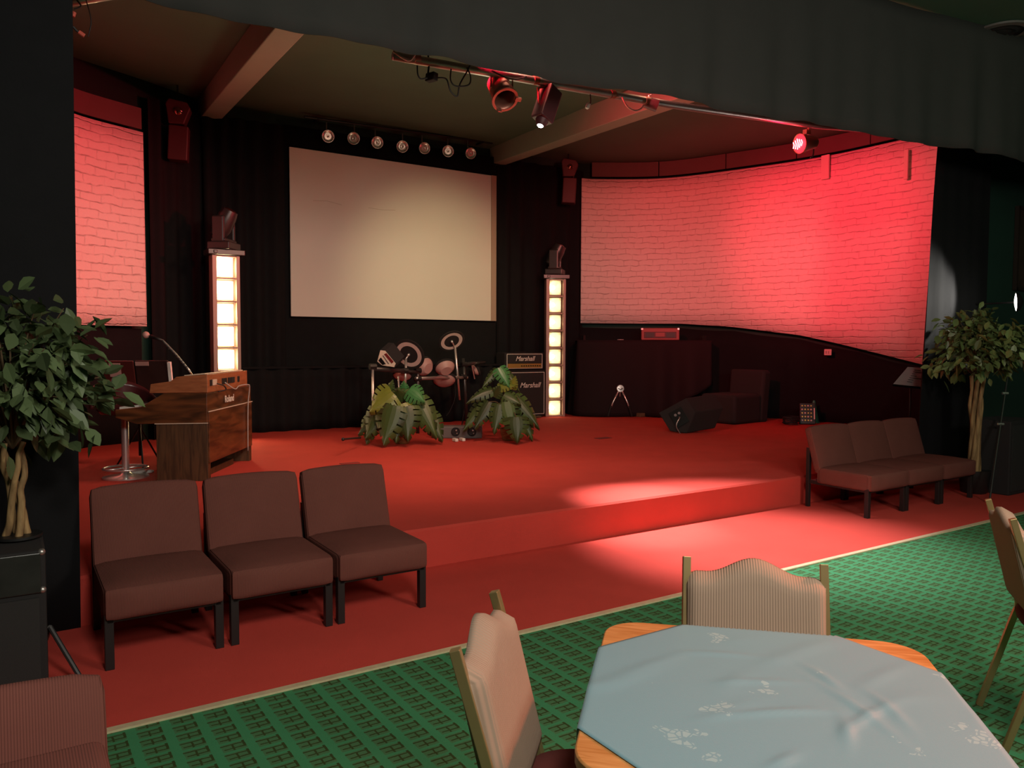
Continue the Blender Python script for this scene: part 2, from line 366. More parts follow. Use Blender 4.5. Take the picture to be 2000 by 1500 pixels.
# curved back corners of the stage
PR = curve([(8.75, 11.4), (9.2, 11.33), (10.2, 10.55), (10.8, 9.2), (11.15, 8.0), (11.22, 6.9), (11.2, 5.16)], 8)
PL = curve([(-.3, 8.6), (.25, 9.7), (.7, 10.4), (1.6, 10.9), (2.35, 11.35)], 8)
def along(P, u):
    L = [0]
    for a, b in zip(P[:-1], P[1:]): L.append(L[-1]+(b-a).length)
    d = u*L[-1]
    for i in range(len(P)-1):
        if d <= L[i+1]+1e-9:
            q = P[i].lerp(P[i+1], (d-L[i])/(L[i+1]-L[i])); t = (P[i+1]-P[i]).normalized(); return q, t, d
    return P[-1], (P[-1]-P[-2]).normalized(), L[-1]
PR = [Vector((p.x, p.y, 0)) for p in [Vector((*q[:2], 0)) for q in PR]]
PL = [Vector((*q[:2], 0)) for q in PL]
def surf(P, off, z0, z1, amp=0, frq=0, nv=10):
    def fn(u, v):
        q, t, d = along(P, u); nn = Vector((-t.y, t.x, 0)); a = off+amp*math.sin(d*frq+math.sin(d*3.1)*1.5)*(1-.4*v)
        lo = z0(u, q) if callable(z0) else z0; hi = z1(u, q) if callable(z1) else z1
        p = q+nn*a; return (p.x, p.y, lo+(hi-lo)*v)
    return fn
struct('wall_curved_right', MB().grid(surf(PR, .22, 0, 4.9), 80, 2), MT['greenwall'], solid=.03, smooth=True)
struct('wall_curved_left', MB().grid(surf(PL, .22, 0, 4.9), 50, 2), MT['greenwall'], solid=.03, smooth=True)

# murals of whitewashed brick
def interp(tb, x):
    for (a, b), (c, d) in zip(tb[:-1], tb[1:]):
        if a <= x <= c: return b+(d-b)*(x-a)/(c-a)
    return tb[0][1] if x < tb[0][0] else tb[-1][1]
BOT = [(5.0, 1.12), (6.2, 1.24), (7.5, 1.53), (8.29, 1.70), (9.4, 1.85), (10.3, 1.92), (11.5, 1.93)]   # bottom edge height against y
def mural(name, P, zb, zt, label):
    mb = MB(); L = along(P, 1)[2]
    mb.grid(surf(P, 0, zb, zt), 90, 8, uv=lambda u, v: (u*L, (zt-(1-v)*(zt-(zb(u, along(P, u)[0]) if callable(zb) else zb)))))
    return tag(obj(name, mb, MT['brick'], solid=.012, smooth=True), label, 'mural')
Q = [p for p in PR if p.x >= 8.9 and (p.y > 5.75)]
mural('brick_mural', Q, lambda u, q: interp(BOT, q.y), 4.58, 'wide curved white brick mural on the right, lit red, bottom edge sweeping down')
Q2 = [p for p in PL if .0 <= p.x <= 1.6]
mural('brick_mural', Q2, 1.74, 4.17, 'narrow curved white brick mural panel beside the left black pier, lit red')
# soffit boards above the murals
def soffit(P, z0, z1, cuts, label):
    r = thing('soffit_board', label, 'board', (P[0].x, P[0].y, z0))
    us = [0]+cuts+[1]
    for a, b in zip(us[:-1], us[1:]):
        obj('panel', MB().grid(lambda u, v: surf(P, .03, z0, z1)(a+.0015+(b-a-.003)*u, v), 20, 1), MT['soffit'], r, solid=.03, world=True)
soffit([p for p in PR if p.x >= 9.1 and p.y > 5.75], 4.63, 4.89, [.20, .40, .6, .8], 'brown curved boards running above the wide right mural')
soffit(Q2, 4.21, 4.47, [.5], 'brown curved boards running above the narrow left mural')
# black drapes
b = MB(); b.grid(surf(PR, .10, ZS, lambda u, q: interp(BOT, q.y)-.07-.02*abs(math.sin(q.y*3)), .02, 9), 160, 6)
tag(obj('skirting_drape', b, MT['blackcloth'], smooth=True, solid=.004), 'black cloth pinned to the curved wall under the wide right mural', 'drape')
b = MB(); b.grid(surf([p for p in PL if p.x <= 1.58], .10, ZS, 1.71, .02, 11), 100, 6)
tag(obj('skirting_drape', b, MT['blackcloth'], smooth=True, solid=.004), 'black cloth hanging under the narrow left mural', 'drape')
def flat_drape(x0, x1, y, z0, z1, amp, frq, label, name='backdrop_curtain', m='blackcloth', n=None):
    b = MB(); n = n or int((x1-x0)*60)
    b.grid(lambda u, v: (x0+(x1-x0)*u, y+amp*math.sin((x0+(x1-x0)*u)*frq+1.7*math.sin((x0+(x1-x0)*u)*2.7))*(1-.3*v), z0+(z1-z0)*v), n, 6)
    return tag(obj(name, b, MT[m], smooth=True, solid=.005), label, 'curtain')
b = MB(); QL = [p for p in PL if p.x >= 1.6]; b.grid(surf(QL, .06, ZS, 4.66, .035, 26), 60, 6)
tag(obj('backdrop_curtain', b, MT['blackcloth'], smooth=True, solid=.005), 'narrow black pleated curtain touching the right edge of the left mural', 'curtain')
flat_drape(2.30, 3.42, 11.32, ZS, 4.66, .045, 26, 'black pleated curtain between the left mural and the pale screen')
flat_drape(3.43, 7.1, 11.46, ZS, 4.72, .004, 6, 'flat black backcloth hanging behind the pale screen')
flat_drape(7.11, 9.0, 11.45, ZS, 4.72, .035, 22, 'black pleated curtain between the pale screen and the right mural')
flat_drape(2.7, 7.05, 11.12, ZS, 1.17, .035, 24, 'low black skirt curtain along the foot of the back wall', 'skirt_curtain')
tag(obj('ledge', MB().box((4.88, 11.26, 1.185), (4.4, .34, .03)), MT['blackcloth']), 'black ledge across the back wall above the low skirt curtain', 'ledge')

# proscenium piers and the valance
def pier(x0, x1, y, depth, z1, lean, name, label):
    b = MB()
    def fn(u, v):
        z = z1*v; pts = [(x0+lean(z)+(.66 if x1 > x0 else 0), y+depth), (x0+lean(z), y), (x1, y), (x1, y+depth)]
        k = min(2, int(u*3)); f = u*3-k; p = pts[k]; q = pts[k+1]
        x = p[0]+(q[0]-p[0])*f; yy = p[1]+(q[1]-p[1])*f
        return (x, yy+(.010*math.sin(x*23) if k == 1 else 0), z)
    b.grid(fn, 60, 12)
    return tag(obj(name, b, MT['blackcloth'], smooth='auto', solid=.01), label, 'pier')
pier(.29, -2.9, 4.69, .5, 4.69, lambda z: .01*z, 'draped_pier', 'black cloth covered pier left of the stage')
pier(8.36, 9.72, 4.69, .35, 4.69, lambda z: max(0, z-.8)*.075, 'draped_pier', 'black cloth covered pier right of the stage behind the tree')
struct('wall_side_right', MB().box((11.0, 5.05, 2.35), (2.6, .1, 4.69)), MT['greenwall'])
VL = [(.3, 4.93), (1.43, 4.86), (2.4, 4.80), (4.57, 4.52), (7.31, 4.2), (8.82, 3.97), (12.2, 3.6)]
def vfn(u, v):
    x = .3+11.9*u; y = interp(VL, x); z = 3.455+.012*math.sin(x*3.3)+(4.70-3.455)*v
    return (x, y+(.028*math.sin(x*7+math.sin(x*2.3)*2)+.012*math.sin(x*17))*(1-v), z)
tag(obj('valance', MB().grid(vfn, 300, 10), MT['valance'], smooth=True, solid=.006), 'wide charcoal cloth valance across the top of the stage opening', 'valance')

# ------------------------------------------------------------------ screen
r = thing('projection_screen', 'large pale projection screen on the black back wall', 'screen', (5.28, 11.40, 1.93))
obj('screen_cloth', MB().box((0, 0, 1.23), (3.54, .03, 2.46)), MT['screen'], r, bevel=.004)
obj('edge_strip', MB().box((1.72, -.022, 1.23), (.10, .012, 2.46)), mat('tan_edge_strip', (.40, .30, .22), .7), r)
for pts in ([(-1.42, -.017, 1.72), (-1.2, -.017, 1.735), (-.98, -.017, 1.70)], [(-.55, -.017, 1.70), (-.3, -.017, 1.69), (-.1, -.017, 1.705)]): obj('crease', MB().tube(pts, .004, 5), mat('dull_crease', (.60, .56, .46), .7), r)['label'] = 'faint crease in the cloth'

# pinspots above the screen
o = tag(obj('lamp_bar', MB().tube([(3.7, 11.27, 4.82), (6.9, 11.27, 4.90)], .02, 8).box((3.9, 11.35, 4.82), (.03, .2, .03)).box((6.7, 11.35, 4.88), (.03, .2, .03)), MT['black']), 'thin black bar above the screen carrying small round lamps', 'lamp bar')
spots = [(640, 267), (691, 271), (736, 279), (786, 287), (828, 290), (875, 296), (918, 300)]
base = None
labs = ['first small round chrome lamp from the left above the screen', 'second small round chrome lamp from the left above the screen', 'third small round chrome lamp from the left above the screen', 'middle of the seven small round lamps above the screen',
        'third small round chrome lamp from the right above the screen', 'second small round chrome lamp from the right above the screen', 'rightmost of the seven small round lamps above the screen']
for i, (px, py) in enumerate(spots):
    p = at(px, py, y=11.15); rz = -.45 if i % 2 else -.2
    if base is None:
        base = thing('pinspot', labs[0], 'lamp', p, rz, 'small lamps above the screen')
        mtx = aim((0, -.02, 0), (.0, -1, -.15))
        obj('can', MB().lathe([(.03, -.17), (.06, -.15), (.085, -.05), (.092, .015), (.08, .02)], 20, mtx, cap=False), MT['black'], base, smooth=True, solid=.004)
        obj('lens', MB().lathe([(.001, .0), (.03, .012), (.055, -.002), (.078, .018)], 20, mtx, cap=False), MT['chrome'], base, smooth=True)
        obj('rim', MB().lathe([(.078, .012), (.092, .02), (.088, .028), (.078, .02)], 20, mtx, cap=False), MT['chrome'], base, smooth=True)
        obj('yoke', MB().tube([(.0, .07, .09), (0, .12, .12), (0, .12, .235)], .010, 6).ball((0, .07, .10), .02), MT['chrome'], base, smooth=True)
    else: dup(base, p, rz, labs[i])

# wall mounted scanners
def scanner():
    r = thing('scanner_light', 'reddish black scanner light with mirror hung high beside the left mural', 'stage light', (1.93, 11.0, 3.90), -.3, 'mirror scanner lights')
    obj('body', MB().box((0, 0, .22), (.24, .2, .44), Matrix.Rotation(R(3), 4, 'Y')), MT['dullcase'], r, bevel=.015)
    obj('head_cover', MB().prism([(-.1, -.1, .46), (.09, -.1, .46), (.17, -.1, .66), (.13, -.1, .74), (-.09, -.1, .78), (-.13, -.1, .72)], (0, .2, 0)), MT['dullcase'], r, bevel=.015)
    obj('mirror', MB().lathe([(.001, .012), (.035, .01), (.05, 0)], 16, aim((.02, -.11, .62), (0, -1, -.2)), cap=False), MT['lens'], r, smooth=True)
    obj('bracket', MB().box((0, .16, .45), (.06, .16, .05)).box((0, .26, .45), (.12, .02, .3)), MT['black'], r)
    obj('hanging_rod', MB().tube([(0, .05, .74), (0, .05, .99)], .012, 8), MT['black'], r)
    return r
s0 = scanner()
dup(s0, tuple(at(1110, 398, y=11.12)), -.6, 'reddish black scanner light with mirror hung high beside the right mural')

# ------------------------------------------------------------------ lamp columns with moving heads
def column(loc, rz, label, hot, lg):
    H = 2.40; n = 8; c = H/n
    r = thing('lamp_column', label, 'light column', loc, rz, 'columns of stacked square lamps')
    f = MB()
    f.box((-.145, 0, H/2), (.055, .20, H)); f.box((.15, 0, H/2), (.045, .20, H)); f.box((0, .095, H/2), (.25, .012, H))
    for i in range(n+1): f.box((0, 0, i*c if 0 < i < n else (.012 if i == 0 else H-.012)), (.25, .19, .022))
    obj('housing', f, MT['lampframe'], r, bevel=.004)
    for i in range(n):
        zc = (i+.5)*c; h = c/2-.028; w = .100
        def fn(u, v, zc=zc, h=h, w=w):
            x = (u-.5)*2; z = (v-.5)*2; rr = min(1, (abs(x)**3+abs(z)**3)**(1/3))
            return (x*w, -.02+.09*(1-rr**2), zc+z*h)
        lamp = obj('lamp', MB().grid(fn, 10, 10), MT['lampglow'] if hot else MT['lampdim'], r, smooth=True)
        b = MB().ball((-.045 if not hot else 0, -.035, zc), .038 if not hot else .05, 12)
        obj('bulb', b, MT['bulbhot'] if hot else MT['bulbsoft'], lamp, smooth=True)
    obj('top_plate', MB().box((0, 0, H+.035), (.46, .30, .07)).box((-.14, -.15, H+.035), (.05, .02, .04)), MT['darkmetal'], r, bevel=.008)
    return r
cl = at(441, 700, y=10.62); column((cl.x, 10.62, ZS), .0, 'glowing white lamp column behind the organ', True, '')
column((8.06, 11.05, ZS), -.44, 'lamp column with a paler glow beside the guitar amplifier', False, '')
def moving_head(loc, rz, tilt, label):
    r = thing('moving_head_light', label, 'stage light', loc, rz, 'moving head lights on the columns')
    obj('base', MB().box((0, 0, .05), (.34, .30, .10)), MT['darkmetal'], r, bevel=.015)
    y = obj('yoke', MB().box((-.15, 0, .26), (.05, .16, .34)).box((.15, 0, .26), (.05, .16, .34)).box((0, 0, .12), (.34, .2, .05)), MT['darkmetal'], r, bevel=.02)
    m = Matrix.Translation((0, 0, .34)) @ Matrix.Rotation(tilt, 4, 'X')
    h = obj('head', MB().lathe([(.05, -.2), (.10, -.17), (.125, -.05), (.12, .1), (.10, .2)], 20, m), MT['darkmetal'], r, smooth='auto')
    obj('lens', MB().lathe([(.001, .22), (.06, .215), (.085, .20)], 20, m, cap=False), MT['lens'], h, smooth=True)
    return r
mh = moving_head((cl.x, 10.62, ZS+2.47), .9, .5, 'dark moving head light on top of the column behind the organ')
d = dup(mh, (8.06, 11.05, ZS+2.47), -.44+1.2, 'dark moving head light on top of the column beside the amplifier')

# ------------------------------------------------------------------ lighting bar behind the valance
PB = lambda px, py, dy=0: at(px, py, y=5.3+dy)
r = thing('lighting_bar', 'long steel scaffold pipe with stage lights behind the valance', 'pipe', PB(1000, 147))
pts = [PB(150, 2), PB(770, 106), PB(1000, 148), PB(1290, 200)]; pts = [PB(768, 109), PB(1000, 150), PB(1300, 203), PB(1600, 246), PB(1850, 265)]
obj('pipe', MB().tube(pts, .033, 12), MT['steel'], r, smooth=True, world=True)
for px, py in ((812, 116), (1045, 158), (1195, 185), (1262, 197)):
    p = PB(px, py); obj('clamp', MB().tube([p+Vector((-.02, 0, .0)), p+Vector((.03, 0, .006))], .036, 12), MT['copper'], r, smooth='auto', world=True)
for px in (1000, 1700): # drop rods to the ceiling
    p = PB(px, interp([(150, -2), (770, 106), (1000, 146), (1300, 199), (1600, 243), (1850, 262)], px)); obj('drop_rod', MB().tube([p, (p.x, p.y, 4.9)], .01, 8), MT['black'], r, world=True)
def cable(pts, rad, m, label, name='cable', n=6): return tag(obj(name, MB().tube(curve(pts, n), rad, 6), MT[m], smooth=True), label, 'cable')
cable([PB(768, 100, -.03), PB(785, 112, -.05), PB(800, 118, -.05), PB(812, 104, -.05), PB(818, 100, -.03)], .008, 'cablered', 'pale pink cable coiled round the left end of the light pipe')
cable([PB(815, 128, -.04), PB(816, 145, -.04), PB(822, 154, -.04), PB(834, 152, -.04)], .006, 'blackcable', 'black cable looping into the small transformer under the light pipe')
cable([PB(856, 152, -.04), PB(872, 155, -.04), PB(880, 178, -.04), PB(893, 188, -.04), PB(898, 165, -.04), PB(912, 140, -.04), PB(918, 128, -.04)], .006, 'blackcable', 'black cable sagging in a loop right of the transformer')
cable([PB(881, 135, -.05), PB(880, 156, -.05), PB(890, 168, -.05), PB(915, 166, -.05), PB(919, 150, -.05), PB(912, 132, -.05)], .006, 'blackcable', 'black cable loop with a small plug under the light pipe')
cable([PB(1215, 190, -.04), PB(1225, 208, -.04), PB(1240, 216, -.04), PB(1252, 212, -.04), PB(1256, 205, -.04)], .007, 'cablered', 'pale pink cable loop near the right end of the light pipe')
cable([PB(960, 138, -.05), PB(985, 150, -.06), PB(1008, 155, -.05), PB(1028, 150, -.04)], .006, 'blackcable', 'black cable wound on the pipe above the round can light')
r = thing('transformer_box', 'small black transformer box dangling from the light pipe', 'transformer', PB(843, 151))
obj('case', MB().box((0, 0, 0), (.09, .05, .06), aim((0, 0, 0), (.1, 0, 1), .3)), MT['blackmat'], r, bevel=.006)
obj('strap', MB().tube([(-.03, 0, .02), (-.02, .0, .10), (-.03, .0, .16)], .008, 6), MT['black'], r)
r = thing('hanging_plug', 'pale plug on a black lead hanging under the light pipe', 'plug', PB(1148, 207))
obj('plug_body', MB().box((0, 0, 0), (.03, .03, .05), Matrix.Rotation(.4, 4, 'Y')), MT['white'], r, bevel=.006)
obj('lead', MB().tube(curve([(.0, 0, .02), (.03, 0, .03), (.025, 0, .10), (0, 0, .14)], 5), .005, 6), MT['blackcable'], r)
r = thing('short_pipe', 'short pink lit steel pipe at the top left behind the valance', 'pipe', PB(180, 0))
obj('pipe', MB().tube([PB(60, 16, .3), PB(300, -24, .3)], .03, 12), MT['steel'], r, smooth=True, world=True)
obj('drop_rod', MB().tube([PB(290, -22, .3), (PB(290, -22, .3).x, 5.6, 4.9)], .01, 8), MT['black'], r, world=True)
# round can light
p = PB(980, 180); r = thing('can_light', 'coppery round can light with open front on the light pipe', 'stage light', p)
dn = (CR*.35-CU*1.0-CF*.62).normalized(); m = aim((0, 0, 0), dn)
obj('can', MB().lathe([(.055, -.13), (.085, -.12), (.092, .03), (.092, .09)], 24, m, cap=False).lathe([(.001, -.13), (.055, -.13)], 24, m, cap=False), MT['copper'], r, smooth='auto', solid=.004)
obj('front_rim', MB().lathe([(.088, .085), (.108, .085), (.108, .10), (.088, .10)], 24, m, cap=False), MT['copper'], r, smooth='auto')
obj('bulb', MB().lathe([(.001, -.03), (.05, -.05), (.075, -.08)], 20, m, cap=False), MT['lens'], r, smooth=True)
obj('yoke', MB().tube([(-.1, 0, .02), (-.1, 0, .12), (.1, 0, .14), (.1, 0, .02)], .008, 6), MT['copper'], r)
obj('barn_tab', MB().box((-.02, -.09, .105), (.035, .01, .05), m), MT['copper'], r); obj('barn_tab', MB().box((.10, .03, .105), (.05, .03, .02), m), MT['copper'], r)
# rectangular effect light
p = PB(1068, 205); r = thing('effect_light', 'dark red rectangular effect light pointing down with a bright lens', 'stage light', p)
dn = (-CR*.30-CU*1.0-CF*.25).normalized(); m = aim((0, 0, 0), dn)
obj('case', MB().box((0, 0, 0), (.13, .15, .30), m), MT['dullcase'], r, bevel=.012)
obj('vent_slot', MB().box((.0, -.078, -.03), (.09, .006, .12), m), MT['black'], r)
obj('snout', MB().lathe([(.055, .15), (.04, .19), (.032, .20)], 16, m), MT['dullcase'], r, smooth='auto')
obj('lens', MB().lathe([(.001, .212), (.018, .208), (.026, .200)], 16, m, cap=False), MT['whiteled'], r, smooth=True)
obj('mounting_arm', MB().tube([(-.08, 0, -.0), (-.09, 0, .12), (.02, 0, .165)], .012, 6), MT['copper'], r)
# small floodlight at pipe's right end
p = PB(1272, 203); r = thing('small_floodlight', 'small dark floodlight at the right end of the light pipe', 'stage light', p)
m = aim((0, 0, 0), (CR*.9-CU*.3))
obj('can', MB().lathe([(.03, -.07), (.05, -.06), (.055, .06)], 16, m), MT['dullcase'], r, smooth='auto')
obj('bracket', MB().tube([(-.04, 0, 0), (-.03, 0, .07), (.0, 0, .08)], .007, 6), MT['cablered'], r)
# glowing red par
p = PB(1573, 280, .1); r = thing('red_par_lamp', 'glowing red round lamp at the top right in front of the mural', 'stage light', p)
fd = (-CR*.93-CF*.32-CU*.15).normalized(); m = aim((0, 0, 0), fd)
obj('can', MB().lathe([(.045, -.14), (.06, -.12), (.095, .06), (.105, .08)], 24, m, cap=False), MT['copper'], r, smooth='auto', solid=.004)
obj('lens', MB().lathe([(.001, .085), (.06, .08), (.10, .07)], 24, m, cap=False), MT['redled'], r, smooth=True)
l_ = MB()
for k in range(-2, 3):
    l_.tube([m @ Vector((k*.032-.02, -.055+abs(k)*.012, .094)), m @ Vector((k*.032+.004, 0, .098)), m @ Vector((k*.032-.012, .055-abs(k)*.012, .094))], .006, 6)
obj('hot_filament', l_, MT['whitered'], r)
obj('yoke', MB().tube([(.0, 0, -.09), (.06, .06, .0), (.05, .03, .11), (.0, -.04, .16), (0, -.08, .23)], .012, 8).box((.02, 0, .12), (.07, .05, .05)), MT['copper'], r, smooth='auto')
obj('lead', MB().tube(curve([(.08, 0, .02), (.14, 0, -.04), (.13, 0, -.12), (.09, 0, -.14)], 5), .008, 6), MT['blackcable'], r)
# leads at top left
r = thing('dangling_leads', 'thin dark leads with orange tipped plugs dangling at the top left', 'cable', PB(160, 20))
obj('lead', MB().tube(curve([PB(150, 0), PB(158, 12), PB(144, 18)], 4), .005, 5).tube(curve([PB(168, 0), PB(178, 40), PB(172, 72)], 4), .003, 5).tube(curve([PB(143, 52), PB(150, 60), PB(158, 65)], 4), .007, 5), MT['blackcable'], r, world=True)
for a, b_ in (((142, 32), (145, 24)), ((154, 62), (165, 70))): obj('plug', MB().tube([PB(*a), PB(*b_)], .012, 8), mat('orange_plug', (.7, .12, .08), .5), r, world=True)

# mounting strips on the right mural
for (x, y0, y1, w_, lb) in ((1612, 303, 350, .14, 'pale perforated metal strip fixed on the mural below the red lamp'), (1770, 292, 350, .06, 'thin pale upright strip near the right edge of the mural')):
    q = at(x, (y0+y1)/2, x=11.1); z0 = at(x, y1, x=11.1).z; z1 = at(x, y0, x=11.1).z
    b = MB().box((11.10, q.y, (z0+z1)/2), (.03, w_, z1-z0))
    o = obj('mounting_strip', b, MT['screen'], bevel=.004); tag(o, lb, 'bracket')
q = at(1617, 688, x=11.12); r = thing('wall_switch', 'white double rocker switch plate low on the black drape', 'switch', q)
obj('plate', MB().box((0, 0, 0), (.02, .13, .10)), MT['white'], r, bevel=.008)
for k in (-1, 1): obj('rocker', MB().box((-.013, k*.022, 0), (.01, .012, .045)), mat('rocker_grey', (.35, .3, .28), .4), r)

# ------------------------------------------------------------------ sofa seats
def sofa_seat(w, loc, label, group, rz=0):
    r = thing('lounge_chair', label, 'chair', loc, rz, group); m = MT['sofa']
    def cushion(cx, cy, cz, d, mtx=None, puff=.02):
        b = MB(); n = 10
        for ax in range(3):
            for sg in (-1, 1):
                def fn(u, v, ax=ax, sg=sg):
                    p = [0, 0, 0]; p[ax] = sg; a, c_ = [(1, 2), (2, 0), (0, 1)][ax]
                    if sg < 0: a, c_ = c_, a
                    p[a] = u*2-1; p[c_] = v*2-1
                    q = Vector(p)
                    return q
                b.grid(fn, n, n)
        out = []
        for v in b.v:
            x, y, z = v
            e = lambda t: math.copysign(min(abs(t), 1), t)
            # rounded box
            rr = .028; hx, hy, hz = d[0]/2, d[1]/2, d[2]/2
            X, Y, Z = x*hx, y*hy, z*hz
            cx_, cy_2, cz_ = max(-hx+rr, min(hx-rr, X)), max(-hy+rr, min(hy-rr, Y)), max(-hz+rr, min(hz-rr, Z))
            dv = Vector((X-cx_, Y-cy_2, Z-cz_))
            q = Vector((cx_, cy_2, cz_))+(dv.normalized()*rr if dv.length > 1e-6 else Vector())
            if dv.length < 1e-6: q = Vector((X, Y, Z))
            k = (1-x*x)*(1-y*y) if abs(z) > .99 else ((1-x*x)*(1-z*z) if abs(y) > .99 else 0)
            nn = Vector((0, 0, z)) if abs(z) > .99 else Vector((0, y, 0))
            q += nn*puff*k
            q = Vector((q.x, q.y, q.z)) + Vector((cx, cy, cz)); out.append(mtx @ q if mtx else q)
        b.v = out; return b
    obj('seat', cushion(0, .26, .312, (w, .56, .16)), m, r, smooth='auto')
    mt = Matrix.Translation((0, .50, .36)) @ Matrix.Rotation(R(-17), 4, 'X')
    obj('backrest', cushion(0, .03, .20, (w, .085, .44), mt, .015), m, r, smooth='auto')
    fr = MB()
    for k in (-1, 1): fr.box((k*(w/2-.03), .33, .24), (.03, .64, .035))
    fr.box((0, .03, .24), (w-.06, .03, .035)); fr.box((0, .6, .24), (w-.06, .03, .035))
    obj('frame', fr, MT['black'], r)
    for k in (-1, 1):
        obj('leg', MB().box((k*(w/2-.022), .03, .13), (.04, .04, .26)), MT['black'], r, bevel=.003)
        obj('leg', MB().prism([(k*(w/2-.022)-.018, .62, 0), (k*(w/2-.022)+.018, .62, 0), (k*(w/2-.022)+.018, .655, 0), (k*(w/2-.022)-.018, .655, 0)], (0, 0, .56)), MT['black'], r, bevel=.003)
    return r
g1 = 'brown lounge chairs in front of the organ'
s1 = sofa_seat(.535, (.61, 3.98, 0), 'brown corduroy lounge chair at the left of the row before the organ', g1)
dup(s1, (1.175, 3.98, 0), 0, 'brown corduroy lounge chair in the middle of the row before the organ')
dup(s1, (1.735, 3.98, 0), 0, 'brown corduroy lounge chair at the right of the row before the organ')
g2 = 'brown lounge chairs beside the right tree'
s2 = sofa_seat(.595, (6.62, 3.97, 0), 'brown corduroy lounge chair nearest the stage centre in the right hand row', g2)
dup(s2, (7.22, 3.97, 0), 0, 'middle brown corduroy lounge chair of the right hand row')
dup(s2, (7.82, 3.97, 0), 0, 'brown corduroy lounge chair closest to the right tree trunk')
s3 = sofa_seat(.60, (-.13, 1.37, 0), 'brown corduroy lounge chair cut off at the bottom left corner', None)
for k, lb in ((0, 'loose brown cushion under another on the chair at the bottom left'), (1, 'topmost loose brown cushion on the chair at the bottom left')):
    o = obj('seat_cushion', MB().box((0, 0, .055), (.585, .36, .11)), MT['sofa'], bevel=.03, seg=4, smooth=True); o.location = (-.13, 1.73, .43+.111*k); tag(o, lb, 'cushion', 'loose cushions on the corner chair')

# ------------------------------------------------------------------ banquet chairs
def banquet(loc, rz, label):
    r = thing('banquet_chair', label, 'chair', loc, rz, 'tan banquet chairs around the table')
    hw = .195
    prof = [(0, 0), (.11, .38), (.125, .45), (.11, .52), (0.005, .885)]
    for k in (-1, 1):
        pts = curve([(k*(hw+.015 if z < .4 else hw), y, z) for y, z in prof], 4)
        obj('rear_post', MB().tube(pts, .0165, 4, tw=PI/4), MT['goldpaint'], r, bevel=.002)
        obj('front_leg', MB().tube([(k*hw, .50, .43), (k*(hw+.02), .55, 0)], .0155, 4, tw=PI/4), MT['goldpaint'], r)
    obj('seat_frame', MB().tube([(-hw, .12, .425), (-hw, .5, .425), (hw, .5, .425), (hw, .12, .425)], .012, 6), MT['goldpaint'], r)
    def top(x):
        t = abs(x)/hw; return .846+.044*(.5+.5*math.cos(PI*min(1, t/.7)))+(-.018*max(0, (t-.85)/.15)**2)
    N = 26
    def bk(side):
        def fn(u, v):
            x = (u*2-1)*(hw+.004); z0 = .50; zt = top(x); z = z0+(zt-z0)*v
            if v < .1: x *= .93+.07*(v/.1)
            yb = .098+(z-.50)*(-.24)
            ed = min(1, min((1-abs(u*2-1))*7, (1-v)*9, v*9)); pf = math.sqrt(max(0, 1-(1-ed)**2))
            return (x, yb+(.010+.036*pf if side > 0 else -.006-.010*pf), z)
        return fn
    b = MB().grid(bk(1), N, 20)
    b.f = [f[::-1] for f in b.f]
    b2 = MB().grid(bk(-1), N, 20); o_ = len(b.v); b.v += b2.v; b.f += [tuple(i+o_ for i in f) for f in b2.f]
    n1, n2 = N+1, 21; ring = [i for i in range(N+1)]+[j*n1+N for j in range(1, n2)]+[(n2-1)*n1+i for i in range(N-1, -1, -1)]+[j*n1 for j in range(n2-2, 0, -1)]
    for i in range(len(ring)): a, c_ = ring[i], ring[(i+1) % len(ring)]; b.f.append((a, c_, c_+o_, a+o_))
    obj('backrest', b, MT['chair'], r, smooth=True)
    st = MB()
    def sf(u, v):
        a = u*2*PI; rr = [0, .6, .93, 1, .97, .6, 0][int(round(v*6))]; zz = [.505, .503, .49, .465, .44, .44, .44][int(round(v*6))]
        c, s = math.cos(a), math.sin(a); x = math.copysign(abs(c)**.6, c)*.215; y = math.copysign(abs(s)**.7, s)*.215
        return (x*rr, .30+y*rr, zz)
    st.grid(sf, 36, 6); obj('seat', st, MT['seatred'], r, smooth=True)
    return r
def face(fx, fy): return math.atan2(-fx, fy)
b1 = banquet((1.845, 1.52, 0), face(-.707, -.707), 'tan banquet chair pushed in at the far side of the table')
dup(b1, (.90, 1.545, 0), face(.72, -.69), 'tan banquet chair on the left side of the table')
dup(b1, (3.255, 1.50, 0), face(.6, -.8), 'tan banquet chair turned away at the right edge of the picture')

# ------------------------------------------------------------------ table
TC = Vector((1.414, 1.104, 0)); r = thing('dining_table', 'square oak topped table with rounded corners in the foreground', 'table', TC, R(-45))
hs = .405
pl = []
for cx, cyy, a0 in ((1, 1, 0), (-1, 1, 90), (-1, -1, 180), (1, -1, 270)):
    for k in range(9): a = R(a0+k*90/8); rr = .10; pl.append((cx*(hs-rr)+rr*math.cos(a), cyy*(hs-rr)+rr*math.sin(a), .712))
obj('tabletop', MB().prism(pl, (0, 0, .028)), MT['tabletop'], r, bevel=.004, smooth='auto')
obj('pedestal', MB().lathe([(.035, .04), (.035, .66), (.15, .70), (.15, .712)], 16), MT['black'], r, smooth='auto')
for k in range(4): a = k*PI/2+PI/4; obj('foot', MB().tube([(0, 0, .05), (.3*math.cos(a), .3*math.sin(a), .02)], [.03, .02], 8), MT['black'], r)
cb = MB(); n = 90
def bump(x, y):
    z = 0
    for (cx, cyy, dx, dy, ln, wd, h) in WR:
        u = (x-cx)*dx+(y-cyy)*dy; v = -(x-cx)*dy+(y-cyy)*dx+.06*(u/ln)**2*ln
        z += h*math.exp(-(u/ln)**2*1.2-(v/wd)**2)
    return z
rnd = random.Random(3); WR = []
